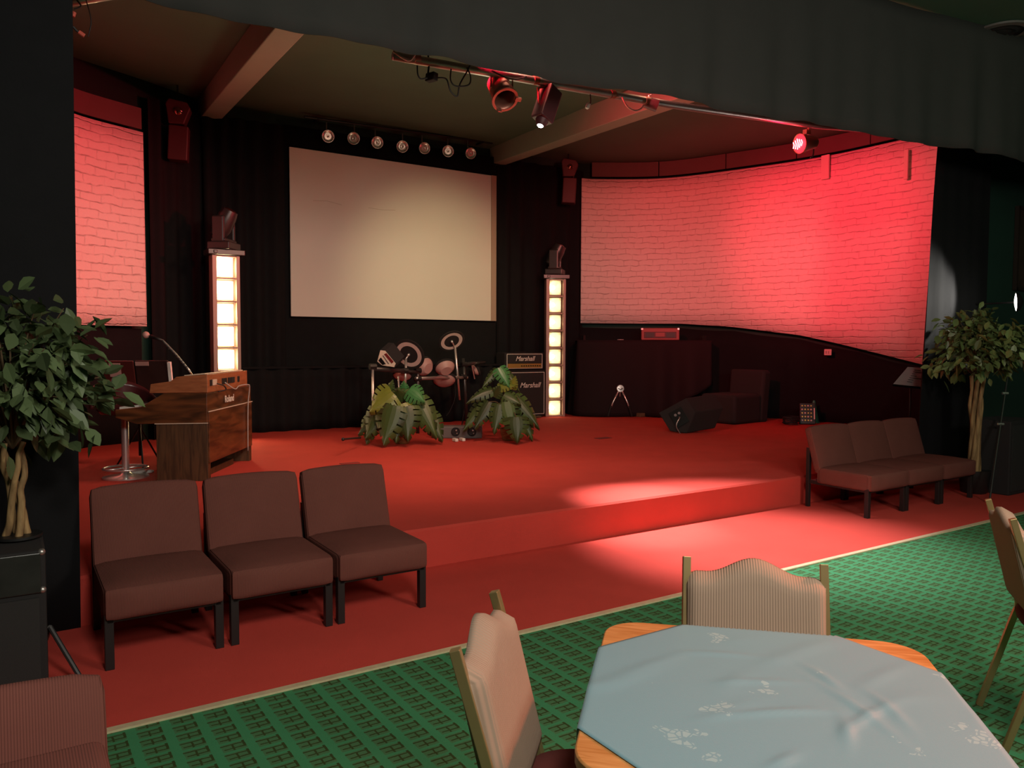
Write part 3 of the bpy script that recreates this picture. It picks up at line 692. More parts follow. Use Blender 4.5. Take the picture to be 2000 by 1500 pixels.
for px, py, qx, qy, h in ((1400, 1395, 1620, 1385, .006), (1600, 1330, 1760, 1440, .005), (1640, 1430, 1740, 1370, .006), (1330, 1272, 1480, 1280, .004), (1650, 1400, 1660, 1460, .006), (1560, 1470, 1500, 1500, .006), (1400, 1330, 1560, 1330, .004), (1580, 1300, 1650, 1350, .006), (1700, 1350, 1780, 1420, .006)):
    p = at(px, py, z=.745)-TC; q = at(qx, qy, z=.745)-TC; p.z = q.z = 0; d_ = (q-p); c_ = (p+q)/2; WR.append((c_.x, c_.y, d_.normalized().x, d_.normalized().y, d_.length/2, .012, h))
for k in range(14): a = rnd.uniform(-.5, .3); WR.append((rnd.uniform(-.35, .35), rnd.uniform(-.35, .35), math.cos(a), math.sin(a), rnd.uniform(.06, .14), rnd.uniform(.012, .03), rnd.uniform(.001, .003)))
S = 1/math.sqrt(2)
def cf(u, v):
    a = -.46+.895*u; b_ = -.45+.875*v
    p = (a+b_)*S; q = (-a+b_)*S; z = .7425+bump(a, b_); E_ = hs+.004   # p, q: table directions
    def fold(t):
        if abs(t) > E_: return math.copysign(E_+.012*min(1, (abs(t)-E_)*12), t), abs(t)-E_
        return t, 0
    p2, dp = fold(p); q2, dq = fold(q); z -= (dp+dq) 
    return ((p2-q2)*S+TC.x, (p2+q2)*S+TC.y, z)
cb.grid(cf, n, n)
o = obj('tablecloth', cb, MT['cloth'], smooth=True, solid=.0016); tag(o, 'blue green damask cloth laid diagonally over the foreground table', 'tablecloth')

# ------------------------------------------------------------------ ficus trees
def leaf(mb, p, d, up, L, W, fold=.25, droop=.3):
    d = d.normalized(); s = d.cross(up)
    if s.length < 1e-3: s = Vector((1, 0, 0))
    s.normalize(); n_ = s.cross(d); o = len(mb.v)
    for t, w in ((0, .05), (.25, .75), (.55, 1), (.8, .6), (1.0, .03)):
        c = p+d*L*t-Vector((0, 0, 1))*droop*L*t*t; mb.v += [c-s*w*W/2+n_*fold*w*W*.5, c, c+s*w*W/2+n_*fold*w*W*.5]
    for i in range(4):
        a = o+i*3; mb.f += [(a, a+1, a+4, a+3), (a+1, a+2, a+5, a+4)]
def ficus(loc, trunk_h, crown_c, crown_r, nl, L, m, label, seed, trunks, rt=.022, spread=.10):
    rn = random.Random(seed); r = thing('ficus_tree', label, 'tree', loc)
    tb = MB(); c = Vector(crown_c)
    for k in range(trunks):
        a0 = 2*PI*k/trunks; pts = []
        for i in range(9):
            t = i/8; a = a0+t*2.6; rad = spread*(.35+.65*abs(t-.45))*(1+.25*rn.uniform(-1, 1)); pts.append((rad*math.cos(a)+c.x*t*.6, rad*math.sin(a)+c.y*t*.6, trunk_h*t))
        tb.tube(curve(pts, 3), [rt*(1-.35*i/24) for i in range(25)], 8)
    obj('trunk', tb, MT['bark'], r, smooth=True)
    br = MB(); lf = MB(); top = Vector((c.x*.6, c.y*.6, trunk_h))
    nb = 46
    ends = []
    for k in range(nb):
        z = rn.uniform(-.75, 1); a = rn.uniform(0, 2*PI); q = math.sqrt(max(0, 1-z*z)); rr = rn.uniform(.62, .98)
        e = c+Vector((crown_r[0]*q*math.cos(a)*rr, crown_r[1]*q*math.sin(a)*rr, crown_r[2]*z*rr))
        mid = top.lerp(e, .5)+Vector((0, 0, .09)); P_ = curve([top-Vector((0, 0, .03)), mid, e], 5); br.tube(P_, [.007*(1-.7*i/(len(P_)-1)) for i in range(len(P_))], 5); ends.append((mid, e))
    for k in range(nl):
        mid, e = rn.choice(ends); t = rn.uniform(.15, 1.08); p = mid.lerp(e, t)+Vector([rn.gauss(0, .055)*crown_r[0]/.45 for _ in range(3)])
        out = (p-c); out.z *= .4
        d = out.normalized()*.6+Vector((rn.gauss(0, .6), rn.gauss(0, .6), -.4+rn.gauss(0, .55)))
        s_ = rn.uniform(.75, 1.2); leaf(lf, p, d, Vector((rn.gauss(0, .6), rn.gauss(0, .6), 1)), L*s_, L*s_*.58, rn.uniform(.1, .3), rn.uniform(.0, .3))
    obj('branches', br, MT['twig'], r, smooth=True); obj('foliage', lf, MT[m], r)
    return r
tl = ficus((.02, 4.30, .61), .45, (-.02, 0, .76), (.46, .42, .42), 900, .10, 'leafL', 'leafy ficus tree with dark leaves on the black box at the left', 4, 4, .018, .07)
obj('base_disc', MB().lathe([(.10, 0), (.10, .012), (.001, .014)], 20, cap=False), MT['black'], tl, smooth='auto')
tr = ficus((8.42, 4.12, 0), 1.22, (-.02, 0, 1.52), (.52, .5, .40), 1150, .10, 'leaf', 'ficus tree with a thick twisted pale trunk beside the right lounge chairs', 9, 5, .030, .085)
obj('pot', MB().lathe([(.11, 0), (.13, .02), (.15, .24), (.14, .24), (.001, .22)], 20, cap=False), MT['black'], tr, smooth='auto')

# ------------------------------------------------------------------ monstera plants
def monstera_leaf(mb, p, d, up, L, W, droop=.5, fern=False):
    d = d.normalized(); s = d.cross(up)
    if s.length < 1e-3: s = Vector((1, 0, 0))
    s.normalize(); n_ = s.cross(d)
    def P(t, x):
        w = (math.sin(PI*min(1, .16+t*.84)**.75)*1.0+.03)*W/2
        return p+d*L*t+s*x*w-n_*abs(x)**2*.18*W-Vector((0, 0, 1))*droop*L*t*t+d*(-.10*L*abs(x)+.10*L*abs(x)*t)
    K = 6; o = len(mb.v); IN = .50
    for i in range(2*K+1):
        t = i/(2*K)
        for x in (-IN, -IN/2, 0, IN/2, IN): mb.v.append(P(t, x))
    for i in range(2*K):
        for j in range(4): a = o+i*5+j; mb.f.append((a, a+1, a+6, a+5))
    for i in range(K):
        for sg in (-1, 1):
            t0, t1 = i/K+.004, (i+1)/K-.034; o2 = len(mb.v)
            for j in range(4):
                x = IN-.02+(1-IN+.02)*j/3; sh = .05*j/3
                mb.v += [P(min(1, t0+sh), sg*x), P(min(1, t1+sh-(.012 if j == 3 else 0)), sg*x)]
            for j in range(3): a = o2+2*j; mb.f.append((a, a+1, a+3, a+2) if sg > 0 else (a+1, a, a+2, a+3))
def monstera(loc, label, seed, special):
    rn = random.Random(seed); r = thing('monstera_plant', label, 'plant', loc, 0, 'potted monstera plants on the stage')
    obj('wicker_basket', MB().lathe([(.08, 0), (.10, .02), (.13, .16), (.12, .16), (.11, .13), (.001, .13)], 24, cap=False), MT['basket'], r, smooth='auto')
    groups = {'monst': MB(), 'monsty': MB(), 'monstg': MB()}; st = MB()
    def put(px, py, L, W, dr, key, droop=.35, closer=0):
        W *= 1.25; q = at(px, py, d=(Vector(loc)-Vector((0, 0, EYE))).dot(CF)-closer)-Vector(loc)
        dx, dz = dr; d_ = CR*dx+CU*dz-CF*.25; d_.normalize(); up = -CF*.9+CU*.5
        monstera_leaf(groups[key], q, d_, up, L, W, droop)
        st.tube(curve([Vector((0, 0, .13)), q*.5+Vector((0, 0, .22)), q], 5), .006, 5)
    for a in special: put(*a)
    obj('stems', st, MT['twig'], r, smooth=True)
    for k, g_ in groups.items():
        if g_.v:
            o = obj('leaves', g_, MT[k], r, solid=.0015)
            if k == 'monsty': o['label'] = 'yellow green leaves'
            if k == 'monstg': o['label'] = 'fresh green leaves'
    return r
monstera((4.16, 8.97, ZS), 'potted monstera with broad yellow green leaves in front of the drum kit', 1, [
    (765, 765, .33, .34, (-.8, -.55), 'monsty', .2, .3), (782, 790, .30, .30, (.25, -.9), 'monsty', .25, .32), (800, 760, .24, .22, (.75, -.45), 'monstg', .2, .25),
    (768, 792, .42, .34, (-.25, -.95), 'monst', .2, .4), (748, 795, .38, .30, (-.55, -.85), 'monst', .2, .25), (790, 795, .36, .32, (.15, -1), 'monst', .2, .36),
    (815, 780, .46, .26, (.55, -.8), 'monst', .25, .2), (835, 810, .34, .24, (.6, -.8), 'monst', .2, .1), (760, 765, .16, .09, (.3, .95), 'monst', 0, .1),
    (790, 765, .14, .10, (-.05, 1), 'monstg', 0, .1), (785, 785, .26, .26, (-.1, .55), 'monst', .3, .2), (745, 805, .34, .24, (-.8, -.5), 'monst', .3, .15), (775, 800, .36, .3, (0, -1), 'monst', .15, .3), (728, 815, .3, .22, (-.25, -1), 'monst', .15, .2)])
monstera((5.5, 8.53, ZS), 'potted monstera with narrow drooping leaves in front of the guitar amplifier', 2, [
    (975, 718, .26, .17, (.55, -.85), 'monstg', .2, .2), (970, 722, .28, .10, (-.7, -.7), 'monst', .2, .1), (985, 722, .30, .09, (.6, -.6), 'monst', .3, .1),
    (960, 762, .34, .14, (-.95, -.15), 'monst', .35, .2), (972, 755, .24, .12, (.95, .12), 'monsty', .1, .2), (955, 785, .34, .20, (-.55, -.85), 'monst', .2, .25), (975, 790, .34, .20, (-.2, -1), 'monst', .15, .3),
    (990, 785, .36, .26, (.25, -1), 'monst', .15, .3), (1005, 775, .44, .20, (.75, -.65), 'monst', .3, .2), (1008, 815, .30, .26, (.05, -1), 'monst', .1, .45), (945, 790, .36, .20, (-.75, -.65), 'monst', .3, .15),
    (985, 770, .24, .18, (.8, -.3), 'monst', .2, .25), (1020, 805, .34, .18, (.4, -.9), 'monst', .2, .1), (965, 775, .2, .14, (.3, .8), 'monst', .2, .2), (1000, 760, .2, .10, (.2, .9), 'monsty', .1, .2)])

# ------------------------------------------------------------------ organ
bd = Vector((.52, .854, 0)).normalized(); fdv = Vector((-.86, .36, 0)).normalized()    # length direction, towards the player
OB = Vector((1.51, 7.42, ZS))
r = thing('electric_organ', 'dark walnut electric organ seen from behind on the left of the stage', 'organ', OB)
def OP(d_, l_, z): v = fdv*d_+bd*l_; return Vector((v.x, v.y, z-ZS))
LN = 1.29
obj('keybed', MB().prism([OP(0, 0, .80), OP(0, 0, 1.075), OP(.37, 0, 1.075), OP(.56, 0, .955), OP(.78, 0, .93), OP(.78, 0, .86), OP(.6, 0, .80)], bd*LN), MT['orgwood'], r, bevel=.006)
obj('leg_panel', MB().prism([OP(0, 0.0, ZS), OP(.44, 0.0, ZS), OP(.44, 0.0, .80), OP(0, 0.0, .80)], bd*.07), MT['orgleg'], r, bevel=.004)
obj('leg_panel', MB().prism([OP(0, LN-.07, ZS), OP(.44, LN-.07, ZS), OP(.44, LN-.07, .80), OP(0, LN-.07, .80)], bd*.07), MT['orgleg'], r, bevel=.004)
obj('back_panel', MB().prism([OP(-.012, .01, .43), OP(-.012, LN-.01, .43), OP(-.012, LN-.01, .90), OP(-.012, .01, .90)], fdv*.03), MT['orgwood'], r, bevel=.004)
obj('edge_strip', MB().prism([OP(-.018, .0, .90), OP(-.018, LN, .90), OP(-.018, LN, .908), OP(-.018, 0, .908)], fdv*.01), MT['cream'], r)
obj('edge_strip', MB().prism([OP(-.004, 0.0-.004, .796), OP(.45, -.004, .796), OP(.45, -.004, .803), OP(-.004, -.004, .803)], bd*.01), MT['cream'], r)
k_ = obj('keyboard', MB().prism([OP(.60, .04, .945), OP(.76, .04, .93), OP(.76, .04, .952), OP(.60, .04, .968)], bd*(LN-.08)), MT['white'], r)
obj('pedal_board', MB().prism([OP(.10, .12, ZS), OP(.40, .12, ZS), OP(.40, .12, .33), OP(.10, .12, .33)], bd*.9), MT['orgleg'], r, bevel=.004)
text('lettering', 'Roland', .095, basis(OP(-.016, .56, .985), bd, (0, 0, 1)) @ Matrix.Rotation(PI/2, 4, 'X'), MT['ivory'], r, bold=.001)
r = thing('keyboard_module', 'lighter teak keyboard module standing on top of the organ', 'keyboard', OB+Vector((0, 0, 1.077-ZS)))
def KP(d_, l_, z): v = fdv*d_+bd*l_; return Vector((v.x, v.y, z))
prof = [(-.005, 0), (-.005, .165), (.26, .145), (.31, .105), (.48, .08), (.49, 0)]
obj('case', MB().prism([KP(a, 0, c) for a, c in prof], bd*1.16), MT['modwood'], r, bevel=.004)
for l_, w_, m_ in ((.06, .05, 'black'), (.13, .10, 'cream'), (.38, .13, 'black'), (.55, .10, 'black'), (.66, .08, 'darkmetal'), (.84, .05, 'black')):
    obj('socket_panel', MB().prism([KP(-.012, l_, .06), KP(-.012, l_+w_, .06), KP(-.012, l_+w_, .115), KP(-.012, l_, .115)], fdv*.008), MT[m_], r)
obj('top_lid', MB().prism([KP(.02, .02, .166), KP(.20, .02, .152), KP(.20, .02, .160), KP(.02, .02, .174)], bd*1.08), MT['cream'], r, bevel=.002)['label'] = 'lid coloured pale to stand for the column light on it'  # cream colour stands for column light reflected on the wooden top
ow = lambda d_, l_, z: OB+fdv*d_+bd*l_+Vector((0, 0, z-ZS))
tag(obj('power_lead', MB().tube(curve([ow(-.02, .20, 1.15), ow(-.07, .23, 1.13), ow(-.08, .26, 1.09), ow(-.03, .2, 1.075)], 5), .006, 6), MT['blackcable'], smooth=True), 'black plug lead on the back of the keyboard module', 'cable')
tag(obj('grey_lead', MB().tube(curve([ow(-.02, .42, 1.15), ow(-.07, .55, 1.08), ow(-.05, .75, 1.10), ow(-.06, 1.0, 1.10), ow(-.05, 1.08, 1.06), ow(-.03, 1.09, .85), ow(-.03, 1.07, .40)], 6), .006, 6), mat('grey_cable', (.4, .37, .35), .5), smooth=True), 'pale grey lead trailing along the back of the organ', 'cable')

# microphone on gooseneck
p0 = at(371, 725, y=7.62); p1 = at(318, 665, y=7.8); p2 = at(285, 654, y=7.9)
r = thing('microphone', 'round headed microphone on a twisted chrome arm above the organ', 'microphone', p0)
obj('gooseneck', MB().tube(curve([p0, p0.lerp(p1, .5)+Vector((0, 0, .01)), p1], 5), .010, 8), MT['chrome'], r, smooth=True, world=True)
ring_ = MB()
for i in range(9): q = p0.lerp(p1, .12+i*.09); ring_.tube([q, q.lerp(p1, .02)+Vector((0, 0, .0))], .016, 8)
obj('wound_cable', ring_, MT['blackcable'], r, world=True)
obj('handle', MB().tube([p1, p2+(p1-p2)*.25], [.011, .019], 12), MT['black'], r, smooth=True, world=True)
obj('grille_ball', MB().ball(p2, .032, 14), MT['pink'], r, smooth=True, world=True)
obj('base_rod', MB().tube([p0+Vector((0, 0, .0)), ow(.25, .35, 1.225)], .008, 8), MT['chrome'], r, world=True)

# organ stool
r = thing('bar_stool', 'chrome bar stool with a dark curved backrest behind the organ', 'stool', (.90, 8.02, ZS), .3)
obj('base', MB().lathe([(.2, 0), (.2, .012), (.06, .03), (.03, .06)], 28), MT['chrome'], r, smooth='auto')
obj('pole', MB().lathe([(.032, .03), (.032, .60)], 16), MT['chrome'], r, smooth='auto')
tz = MB().tube([(.19*math.cos(a*PI/12), .19*math.sin(a*PI/12), .09) for a in range(25)], .010, 8, cap=False).tube([(0, 0, .09), (.19, 0, .09)], .008, 6).tube([(0, 0, .09), (-.19, 0, .09)], .008, 6)
obj('footrest', tz, MT['chrome'], r, smooth=True)
obj('seat', MB().lathe([(.05, .59), (.20, .60), (.235, .64), (.235, .67), (.2, .71), (.001, .72)], 28, cap=False), MT['brownseat'], r, smooth=True)
def sb(u, v):
    a = PI*(.0+u*1.0); zz = .66+v*(.06+.19*math.sin(u*PI)); return (.29*math.cos(a), .235*math.sin(a)-.02, zz)
obj('backrest', MB().grid(sb, 24, 5), MT['brownseat'], r, smooth=True, solid=.03)
# music stand with folder
r = thing('music_stand', 'black tripod music stand behind the organ stool', 'music stand', (1.10, 8.60, ZS))
obj('pole', MB().tube([(0, 0, .12), (0, 0, .78)], .014, 8), MT['black'], r, smooth=True)
for k in range(3): a = k*2*PI/3+.5; obj('leg', MB().tube([(0, 0, .42), (.24*math.cos(a), .24*math.sin(a), .01)], .009, 6), MT['black'], r)
obj('desk', MB().box((0, 0, .93), (.5, .02, .3), Matrix.Translation((0, 0, 0)) @ Matrix.Rotation(-.5, 4, 'Z')), MT['black'], r)
o = thing('ring_binder', 'open dark maroon ring binder with pale labels on the music stand', 'folder', (1.10, 8.56, ZS+.76), -.52)
obj('cover', MB().box((-.17, 0, .17), (.30, .02, .32), Matrix.Rotation(.25, 4, 'X')), MT['maroonbag'], o, bevel=.006)
obj('cover', MB().box((.15, 0, .17), (.32, .02, .32), Matrix.Rotation(.2, 4, 'X')), mat('dark_brown_vinyl', (.04, .015, .013), .4), o, bevel=.006)
obj('pages', MB().box((.32, .0, .17), (.03, .035, .29), Matrix.Rotation(.2, 4, 'X')), MT['paper'], o)
obj('sticker', MB().box((-.20, -.014, .24), (.11, .004, .14), Matrix.Rotation(.25, 4, 'X')), mat('pink_sticker', (.55, .28, .25), .6), o)
obj('sticker', MB().box((.06, -.014, .30), (.13, .004, .04), Matrix.Rotation(.2, 4, 'X')), mat('pink_sticker', (.55, .28, .25), .6), o)
r = thing('drum_stool', 'black tripod stool behind the organ leg', 'stool', (1.44, 8.75, ZS))
obj('seat', MB().lathe([(.15, .48), (.17, .50), (.17, .54), (.13, .56), (.001, .56)], 24, cap=False), MT['blackmat'], r, smooth=True)
obj('pole', MB().tube([(0, 0, .1), (0, 0, .49)], .02, 10), MT['chrome'], r, smooth=True)
for k in range(3): a = k*2*PI/3; obj('leg', MB().tube([(0, 0, .40), (.22*math.cos(a), .22*math.sin(a), .01)], .010, 6), MT['black'], r)
tag(obj('crumpled_cloth', MB().ball(at(270, 922, z=ZS+.02), .05, 10, (1.6, 1, .45)).ball(at(288, 921, z=ZS+.02), .04, 10, (1.5, 1, .5)), MT['white'], smooth=True), 'crumpled white cloth on the floor by the stool', 'cloth')

# ------------------------------------------------------------------ electronic drum kit
KA, KBv = Vector((4.25, 9.55, 0)), Vector((6.1, 10.6, 0)); kn = Vector((-(KBv-KA).y, (KBv-KA).x, 0)).normalized()
def K(px, py, off=0):
    v = CF + CR*(px-1000)/FPX - CU*(py-750)/FPX; k = ((KA+kn*off)-Vector((0, 0, 0))).dot(kn)/v.dot(kn)
    return Vector((0, 0, EYE))+v*k
KR = Vector((5.2, 10.1, ZS))
r = thing('electronic_drum_kit', 'electronic drum kit on a dark rack in front of the back wall', 'drum kit', KR)
def ka(name, mb, m, par=None, **kw): return obj(name, mb, MT[m], par or r, world=True, **kw)
ka('rack_post', MB().tube([K(816, 690), Vector((K(816, 850).x, K(816, 850).y, ZS))], .024, 10), 'darkmetal', smooth=True)
q = K(905, 700); ka('rack_post', MB().tube([q, Vector((K(912, 828).x, K(912, 828).y, ZS))], .024, 10), 'darkmetal', smooth=True)
q = K(728, 716); ka('rack_post', MB().tube([q, (q.x-.0, q.y, ZS+.02)], .016, 10), 'chrome', smooth=True)
ka('cross_bar', MB().tube([K(728, 720), K(816, 727)], .03, 10), 'darkmetal', smooth=True)
ka('cross_bar', MB().tube([K(812, 739), K(912, 737)], .026, 10), 'steel', smooth=True)
ka('cross_bar', MB().tube([K(905, 712), K(946, 707)], .028, 10), 'darkmetal', smooth=True)
for px, py in ((728, 716), (816, 724), (816, 740), (905, 736), (906, 712), (790, 724)):
    p = K(px, py); ka('clamp', MB().tube([p+Vector((-.045, 0, 0)), p+Vector((.045, 0, .0))], .04, 8), 'black')
ka('floor_foot', MB().tube([K(670, 858, -.6), K(704, 855, -.3)], .012, 8).ball(K(670, 858, -.6), .02), 'black')
def cymbal(pc, nrm, rad, a, b_):
    m = aim(pc, nrm); c = ka('cymbal_pad', MB().lathe([(.001, -.02), (rad*.5, -.018), (rad, -.008), (rad*1.02, .0), (rad, .006), (rad*.5, .004), (.001, .004)], 36, m, cap=False), 'blackmat', smooth='auto')
    obj('pale_ring', MB().lathe([(rad*.58, .007), (rad*.84, .009)], 36, m, cap=False), MT['ring'], c, world=True, smooth=True)
    obj('hub', MB().lathe([(.001, .04), (.018, .035), (.02, .005)], 12, m, cap=False), MT['chrome'], c, world=True, smooth=True)
    ka('cymbal_arm', MB().tube([pc, a], .011, 8).tube([a, b_], .017, 10), 'chrome', smooth=True)
c_in = -CF
cymbal(K(799, 692), c_in*.72-CU*.42-CR*.25, .225, K(793, 701), K(791, 770))
cymbal(K(882, 666), c_in*.55-CU*.62+CR*.30, .20, K(889, 680), K(898, 781))
# module
MD = (K(755, 700)-Vector((0, 0, EYE))).dot(CF)
f_ = [at(*p, d=MD) for p in ((743, 683), (753, 684), (774.5, 710), (771, 718), (746, 714.5), (736, 706.7))]; ex = -c_in*.10+CU*.10+CR*.09
md = ka('sound_module', MB().prism(f_, ex), 'blackmat')
def slab(name, pts, m): obj(name, MB().prism([at(*p, d=MD-.012) for p in pts], c_in*.004), MT[m], md, world=True)
slab('face_plate', ((743, 684), (752.5, 685), (773, 710), (770, 717), (746.5, 713.5), (737, 706)), 'cream')
def slab2(name, pts, m): obj(name, MB().prism([at(*p, d=MD-.020) for p in pts], c_in*.003), MT[m], md, world=True)
slab2('display', ((754.6, 689.5), (769, 706.5), (765, 710), (750.3, 692)), 'red2'); slab2('button_pad', ((744, 698), (753.7, 711), (747, 712.7), (739, 704)), 'lacquer')
slab2('lettering', ((748.5, 694), (760, 710.5), (758.5, 711), (747.3, 694.6)), 'ink')
def pad(px, py, nrm, rad, off=0, th=.09):
    pc = K(px, py, off); m = aim(pc, nrm)
    d_ = ka('drum_pad', MB().lathe([(.001, -th), (rad*.55, -th), (rad*.92, -th*.35), (rad, 0), (rad*.97, .012), (.001, .012)], 28, m, cap=False), 'pink', smooth='auto')
    obj('rim', MB().lathe([(rad*1.0, -.02), (rad*1.06, -.015), (rad*1.06, .018), (rad*.95, .02)], 28, m, cap=False), MT['blackmat'], d_, world=True, smooth=True)
pad(829, 716, CU*.35-CR*.75+c_in*.25-c_in*.9, .14, .05)
pad(869, 717, CU*.75-CR*.35-c_in*.7, .15, .0)
pad(868, 742, CU*.85-c_in*.6-CR*.1, .17, .1, .07)
pad(786, 733, CU*.9-c_in*.5, .13, .15, .05)
pad(931, 722, CR*.8+CU*.4-c_in*.3, .10, .1, .06)
for a, b_ in (((833, 706), (838, 705)), ((876, 703), (882, 704)), ((920, 712), (928, 718)), ((922, 715), (927, 740))):
    ka('wing_nut', MB().tube([K(*a), K(*b_)], .010, 6), 'chrome')
ka('snare_stand', MB().tube([K(778, 735), K(780, 762)], .012, 8), 'chrome')
ka('kit_cable', MB().tube(curve([K(888, 745), K(889, 775), K(880, 800), K(872, 812)], 6), .006, 6), 'blackcable', smooth=True)
ka('stand_leg', MB().tube([K(907, 800), Vector((K(902, 829).x, K(902, 829).y, ZS+.01))], .009, 6), 'black')
# floor box etc
def onstage(px, py, dz=0): v = at(px, py, z=ZS); return Vector((v.x, v.y, ZS+dz))
p = onstage(893, 856); ang = math.atan2(CR.y, CR.x)
r = thing('floor_box', 'grey metal box with two dark round sockets on the stage floor', 'box', p, ang)
obj('case', MB().prism([(-.33, -.02, 0), (.33, -.02, 0), (.33, .20, 0), (-.33, .20, 0)], (0, 0, .16)), mat('grey_metal_box', (.13, .12, .115), .5), r, bevel=.012)
for k, sx in enumerate((-.02, .20)):
    d_ = obj('socket', MB().lathe([(.001, .0), (.05, .0), (.058, .012), (.058, 0)], 20, aim((sx, -.022, .09), (0, -1, 0)), cap=False), MT['black'], r, smooth='auto')
    obj('contact', MB().ball((sx+.01, -.04, .11), .012).ball((sx+.02, -.04, .07), .010), MT['chrome'], d_, smooth=True)
r = thing('white_plugs', 'pair of white plugs lying before the grey floor box', 'plug', onstage(896, 862), ang+.5)
for k in (-1, 1): obj('plug_body', MB().box((k*.05, 0, .022), (.045, .11, .04)), MT['white'], r, bevel=.008)
r = thing('small_amplifier', 'small black box with a chrome edge standing behind the plants', 'box', onstage(845, 822), ang)
obj('case', MB().box((0, .08, .16), (.16, .16, .32)), MT['blackmat'], r, bevel=.01); obj('metal_edge', MB().box((0, 0, .27), (.14, .01, .03)).box((.03, 0, .05), (.09, .01, .02)), MT['chrome'], r)
tag(obj('wooden_block', MB().box(onstage(868, 817, .03), (.32, .16, .06)), MT['brownwood'], bevel=.008), 'low wooden block on the floor behind the drum kit', 'block')
tag(obj('wooden_tray', MB().box(onstage(1260, 813, .035), (.42, .20, .07), None), MT['brownwood'], bevel=.008), 'flat drab wooden box at the foot of the draped counter', 'box')

# ------------------------------------------------------------------ guitar stack
r = thing('speaker_cabinet', 'black guitar speaker cabinet with white piping behind the right plant', 'speaker', (7.43, 11.02, ZS))
obj('case', MB().box((0, .17, .42), (.82, .32, .80)), MT['blackmat'], r, bevel=.015)
obj('grille', MB().box((0, .0, .42), (.74, .012, .70)), MT['grille'], r)
pp = MB()
for a, c in (((-.38, .06), (.38, .06)), ((.38, .06), (.38, .78)), ((.38, .78), (-.38, .78)), ((-.38, .78), (-.38, .06))): pp.tube([(a[0], -.008, a[1]), (c[0], -.008, c[1])], .006, 6)
obj('piping', pp, MT['ivory'], r)
text('lettering', 'Marshall', .125, Matrix.Translation((.08, -.012, .56)) @ Matrix.Rotation(PI/2, 4, 'X'), MT['ivory'], r, shear=.35, bold=.001)
for k in (-1, 1): obj('foot', MB().lathe([(.03, 0), (.03, .03)], 10, Matrix.Translation((k*.36, .05, 0))), MT['black'], r)
r = thing('amplifier_head', 'black guitar amplifier head with a brass control strip on the cabinet', 'amplifier', (7.41, 11.02, ZS+.825))
obj('case', MB().box((0, .15, .15), (.80, .28, .29)), MT['blackmat'], r, bevel=.012)
obj('grille', MB().box((0, .005, .19), (.71, .012, .15)), MT['grille'], r)
pp = MB()
for a, c in (((-.36, .03), (.36, .03)), ((.36, .03), (.36, .27)), ((.36, .27), (-.36, .27)), ((-.36, .27), (-.36, .03))): pp.tube([(a[0], .002, a[1]), (c[0], .002, c[1])], .006, 6)
obj('piping', pp, MT['ivory'], r)
obj('control_panel', MB().box((0, .003, .07), (.69, .012, .075)), MT['amber'], r)
for k in range(9): obj('knob', MB().lathe([(.011, 0), (.010, .016)], 10, aim((-.07+k*.047, -.004, .07), (0, -1, 0))), MT['black'], r)
text('lettering', 'Marshall', .115, Matrix.Translation((0, -.003, .19)) @ Matrix.Rotation(PI/2, 4, 'X'), MT['ivory'], r, shear=.35, bold=.001)
obj('carry_handle', MB().box((0, .15, .302), (.22, .03, .012)), MT['black'], r, bevel=.004)
p = onstage(1050, 816); tag(obj('foot_switch', MB().box((0, 0, .02), (.10, .07, .03)), MT['brownwood'], bevel=.006), 'small brown pedal on the floor beside the amplifier', 'pedal').location = p

# ------------------------------------------------------------------ draped counter
A_, B_ = Vector((8.42, 10.86, 0)), Vector((10.22, 9.42, 0)); ud = (B_-A_).normalized(); un = Vector((-ud.y, ud.x, 0))
if un.y < 0: un = -un
LC = (B_-A_).length; HT = 1.60
r = thing('counter', 'tall counter hidden under black cloth before the right mural', 'counter', A_+Vector((0, 0, ZS)))
obj('top', MB().prism([A_+ud*.05+un*.1, B_+un*.1, B_+un*.58, A_+ud*.05+un*.50], (0, 0, .03)).add([], []), MT['blackmat'], r, world=True).location.z = HT-ZS-.035+ZS
for a, b_ in ((.1, .15), (LC-.1, .15), (.1, .45), (LC-.1, .45)):
    q = A_+ud*a+un*b_; obj('leg', MB().box((q.x, q.y, (ZS+HT-.04)/2+ZS/2), (.05, .05, HT-.04-ZS)), MT['black'], r, world=True)
def cfn(u, v):
    # perimeter: left side, front, right side
    per = .45+LC+.45; d = u*per
    if d < .45: q = A_+un*(.45-d); nn = -ud; rag = 0
    elif d < .45+LC: q = A_+ud*(d-.45); nn = -un; rag = max(0, (d-.45-LC*.70)/(LC*.3))
    else: q = B_+un*(d-.45-LC); nn = ud; rag = 1
    lo = ZS+.005+(.14+.42*rag)*(1 if rag > 0 else 0)*min(1, rag*3)+.03*math.sin(d*9)*(rag > 0)
    z = HT+.01-(HT-lo)*v; fl = (.04+.11*v)*(.6+.5*math.sin(d*8+math.sin(d*3)*1.5))+(.07*v*max(0, 1-abs(d-.5)*1.6))
    p_ = q+nn*fl; return (p_.x, p_.y, z)
b = MB().grid(cfn, 150, 16)
o = tag(obj('counter_cloth', b, MT['counter'], smooth=True, solid=.006), 'black cloth draped over the tall counter hanging to the floor', 'cloth')
tp = MB().prism([A_-ud*.05-un*.03+un*.03, B_+ud*.02, B_+ud*.02+un*.55, A_-ud*.05+un*.48], (0, 0, .008)); 
oo = obj('top_fold', tp, MT['counter'], o); oo.location.z = HT+.004
pc = (A_+ud*1.45+un*.22); r = thing('record_case', 'small red case with a dark front on the draped counter', 'case', (pc.x, pc.y, HT+.016), math.atan2(ud.y, ud.x)-.12)
obj('case', MB().box((0, .1, .105), (.66, .24, .21)), MT['redcase'], r, bevel=.01)
obj('front_panel', MB().box((0, -.025, .09), (.56, .012, .11)), MT['dullcase'], r, bevel=.004)
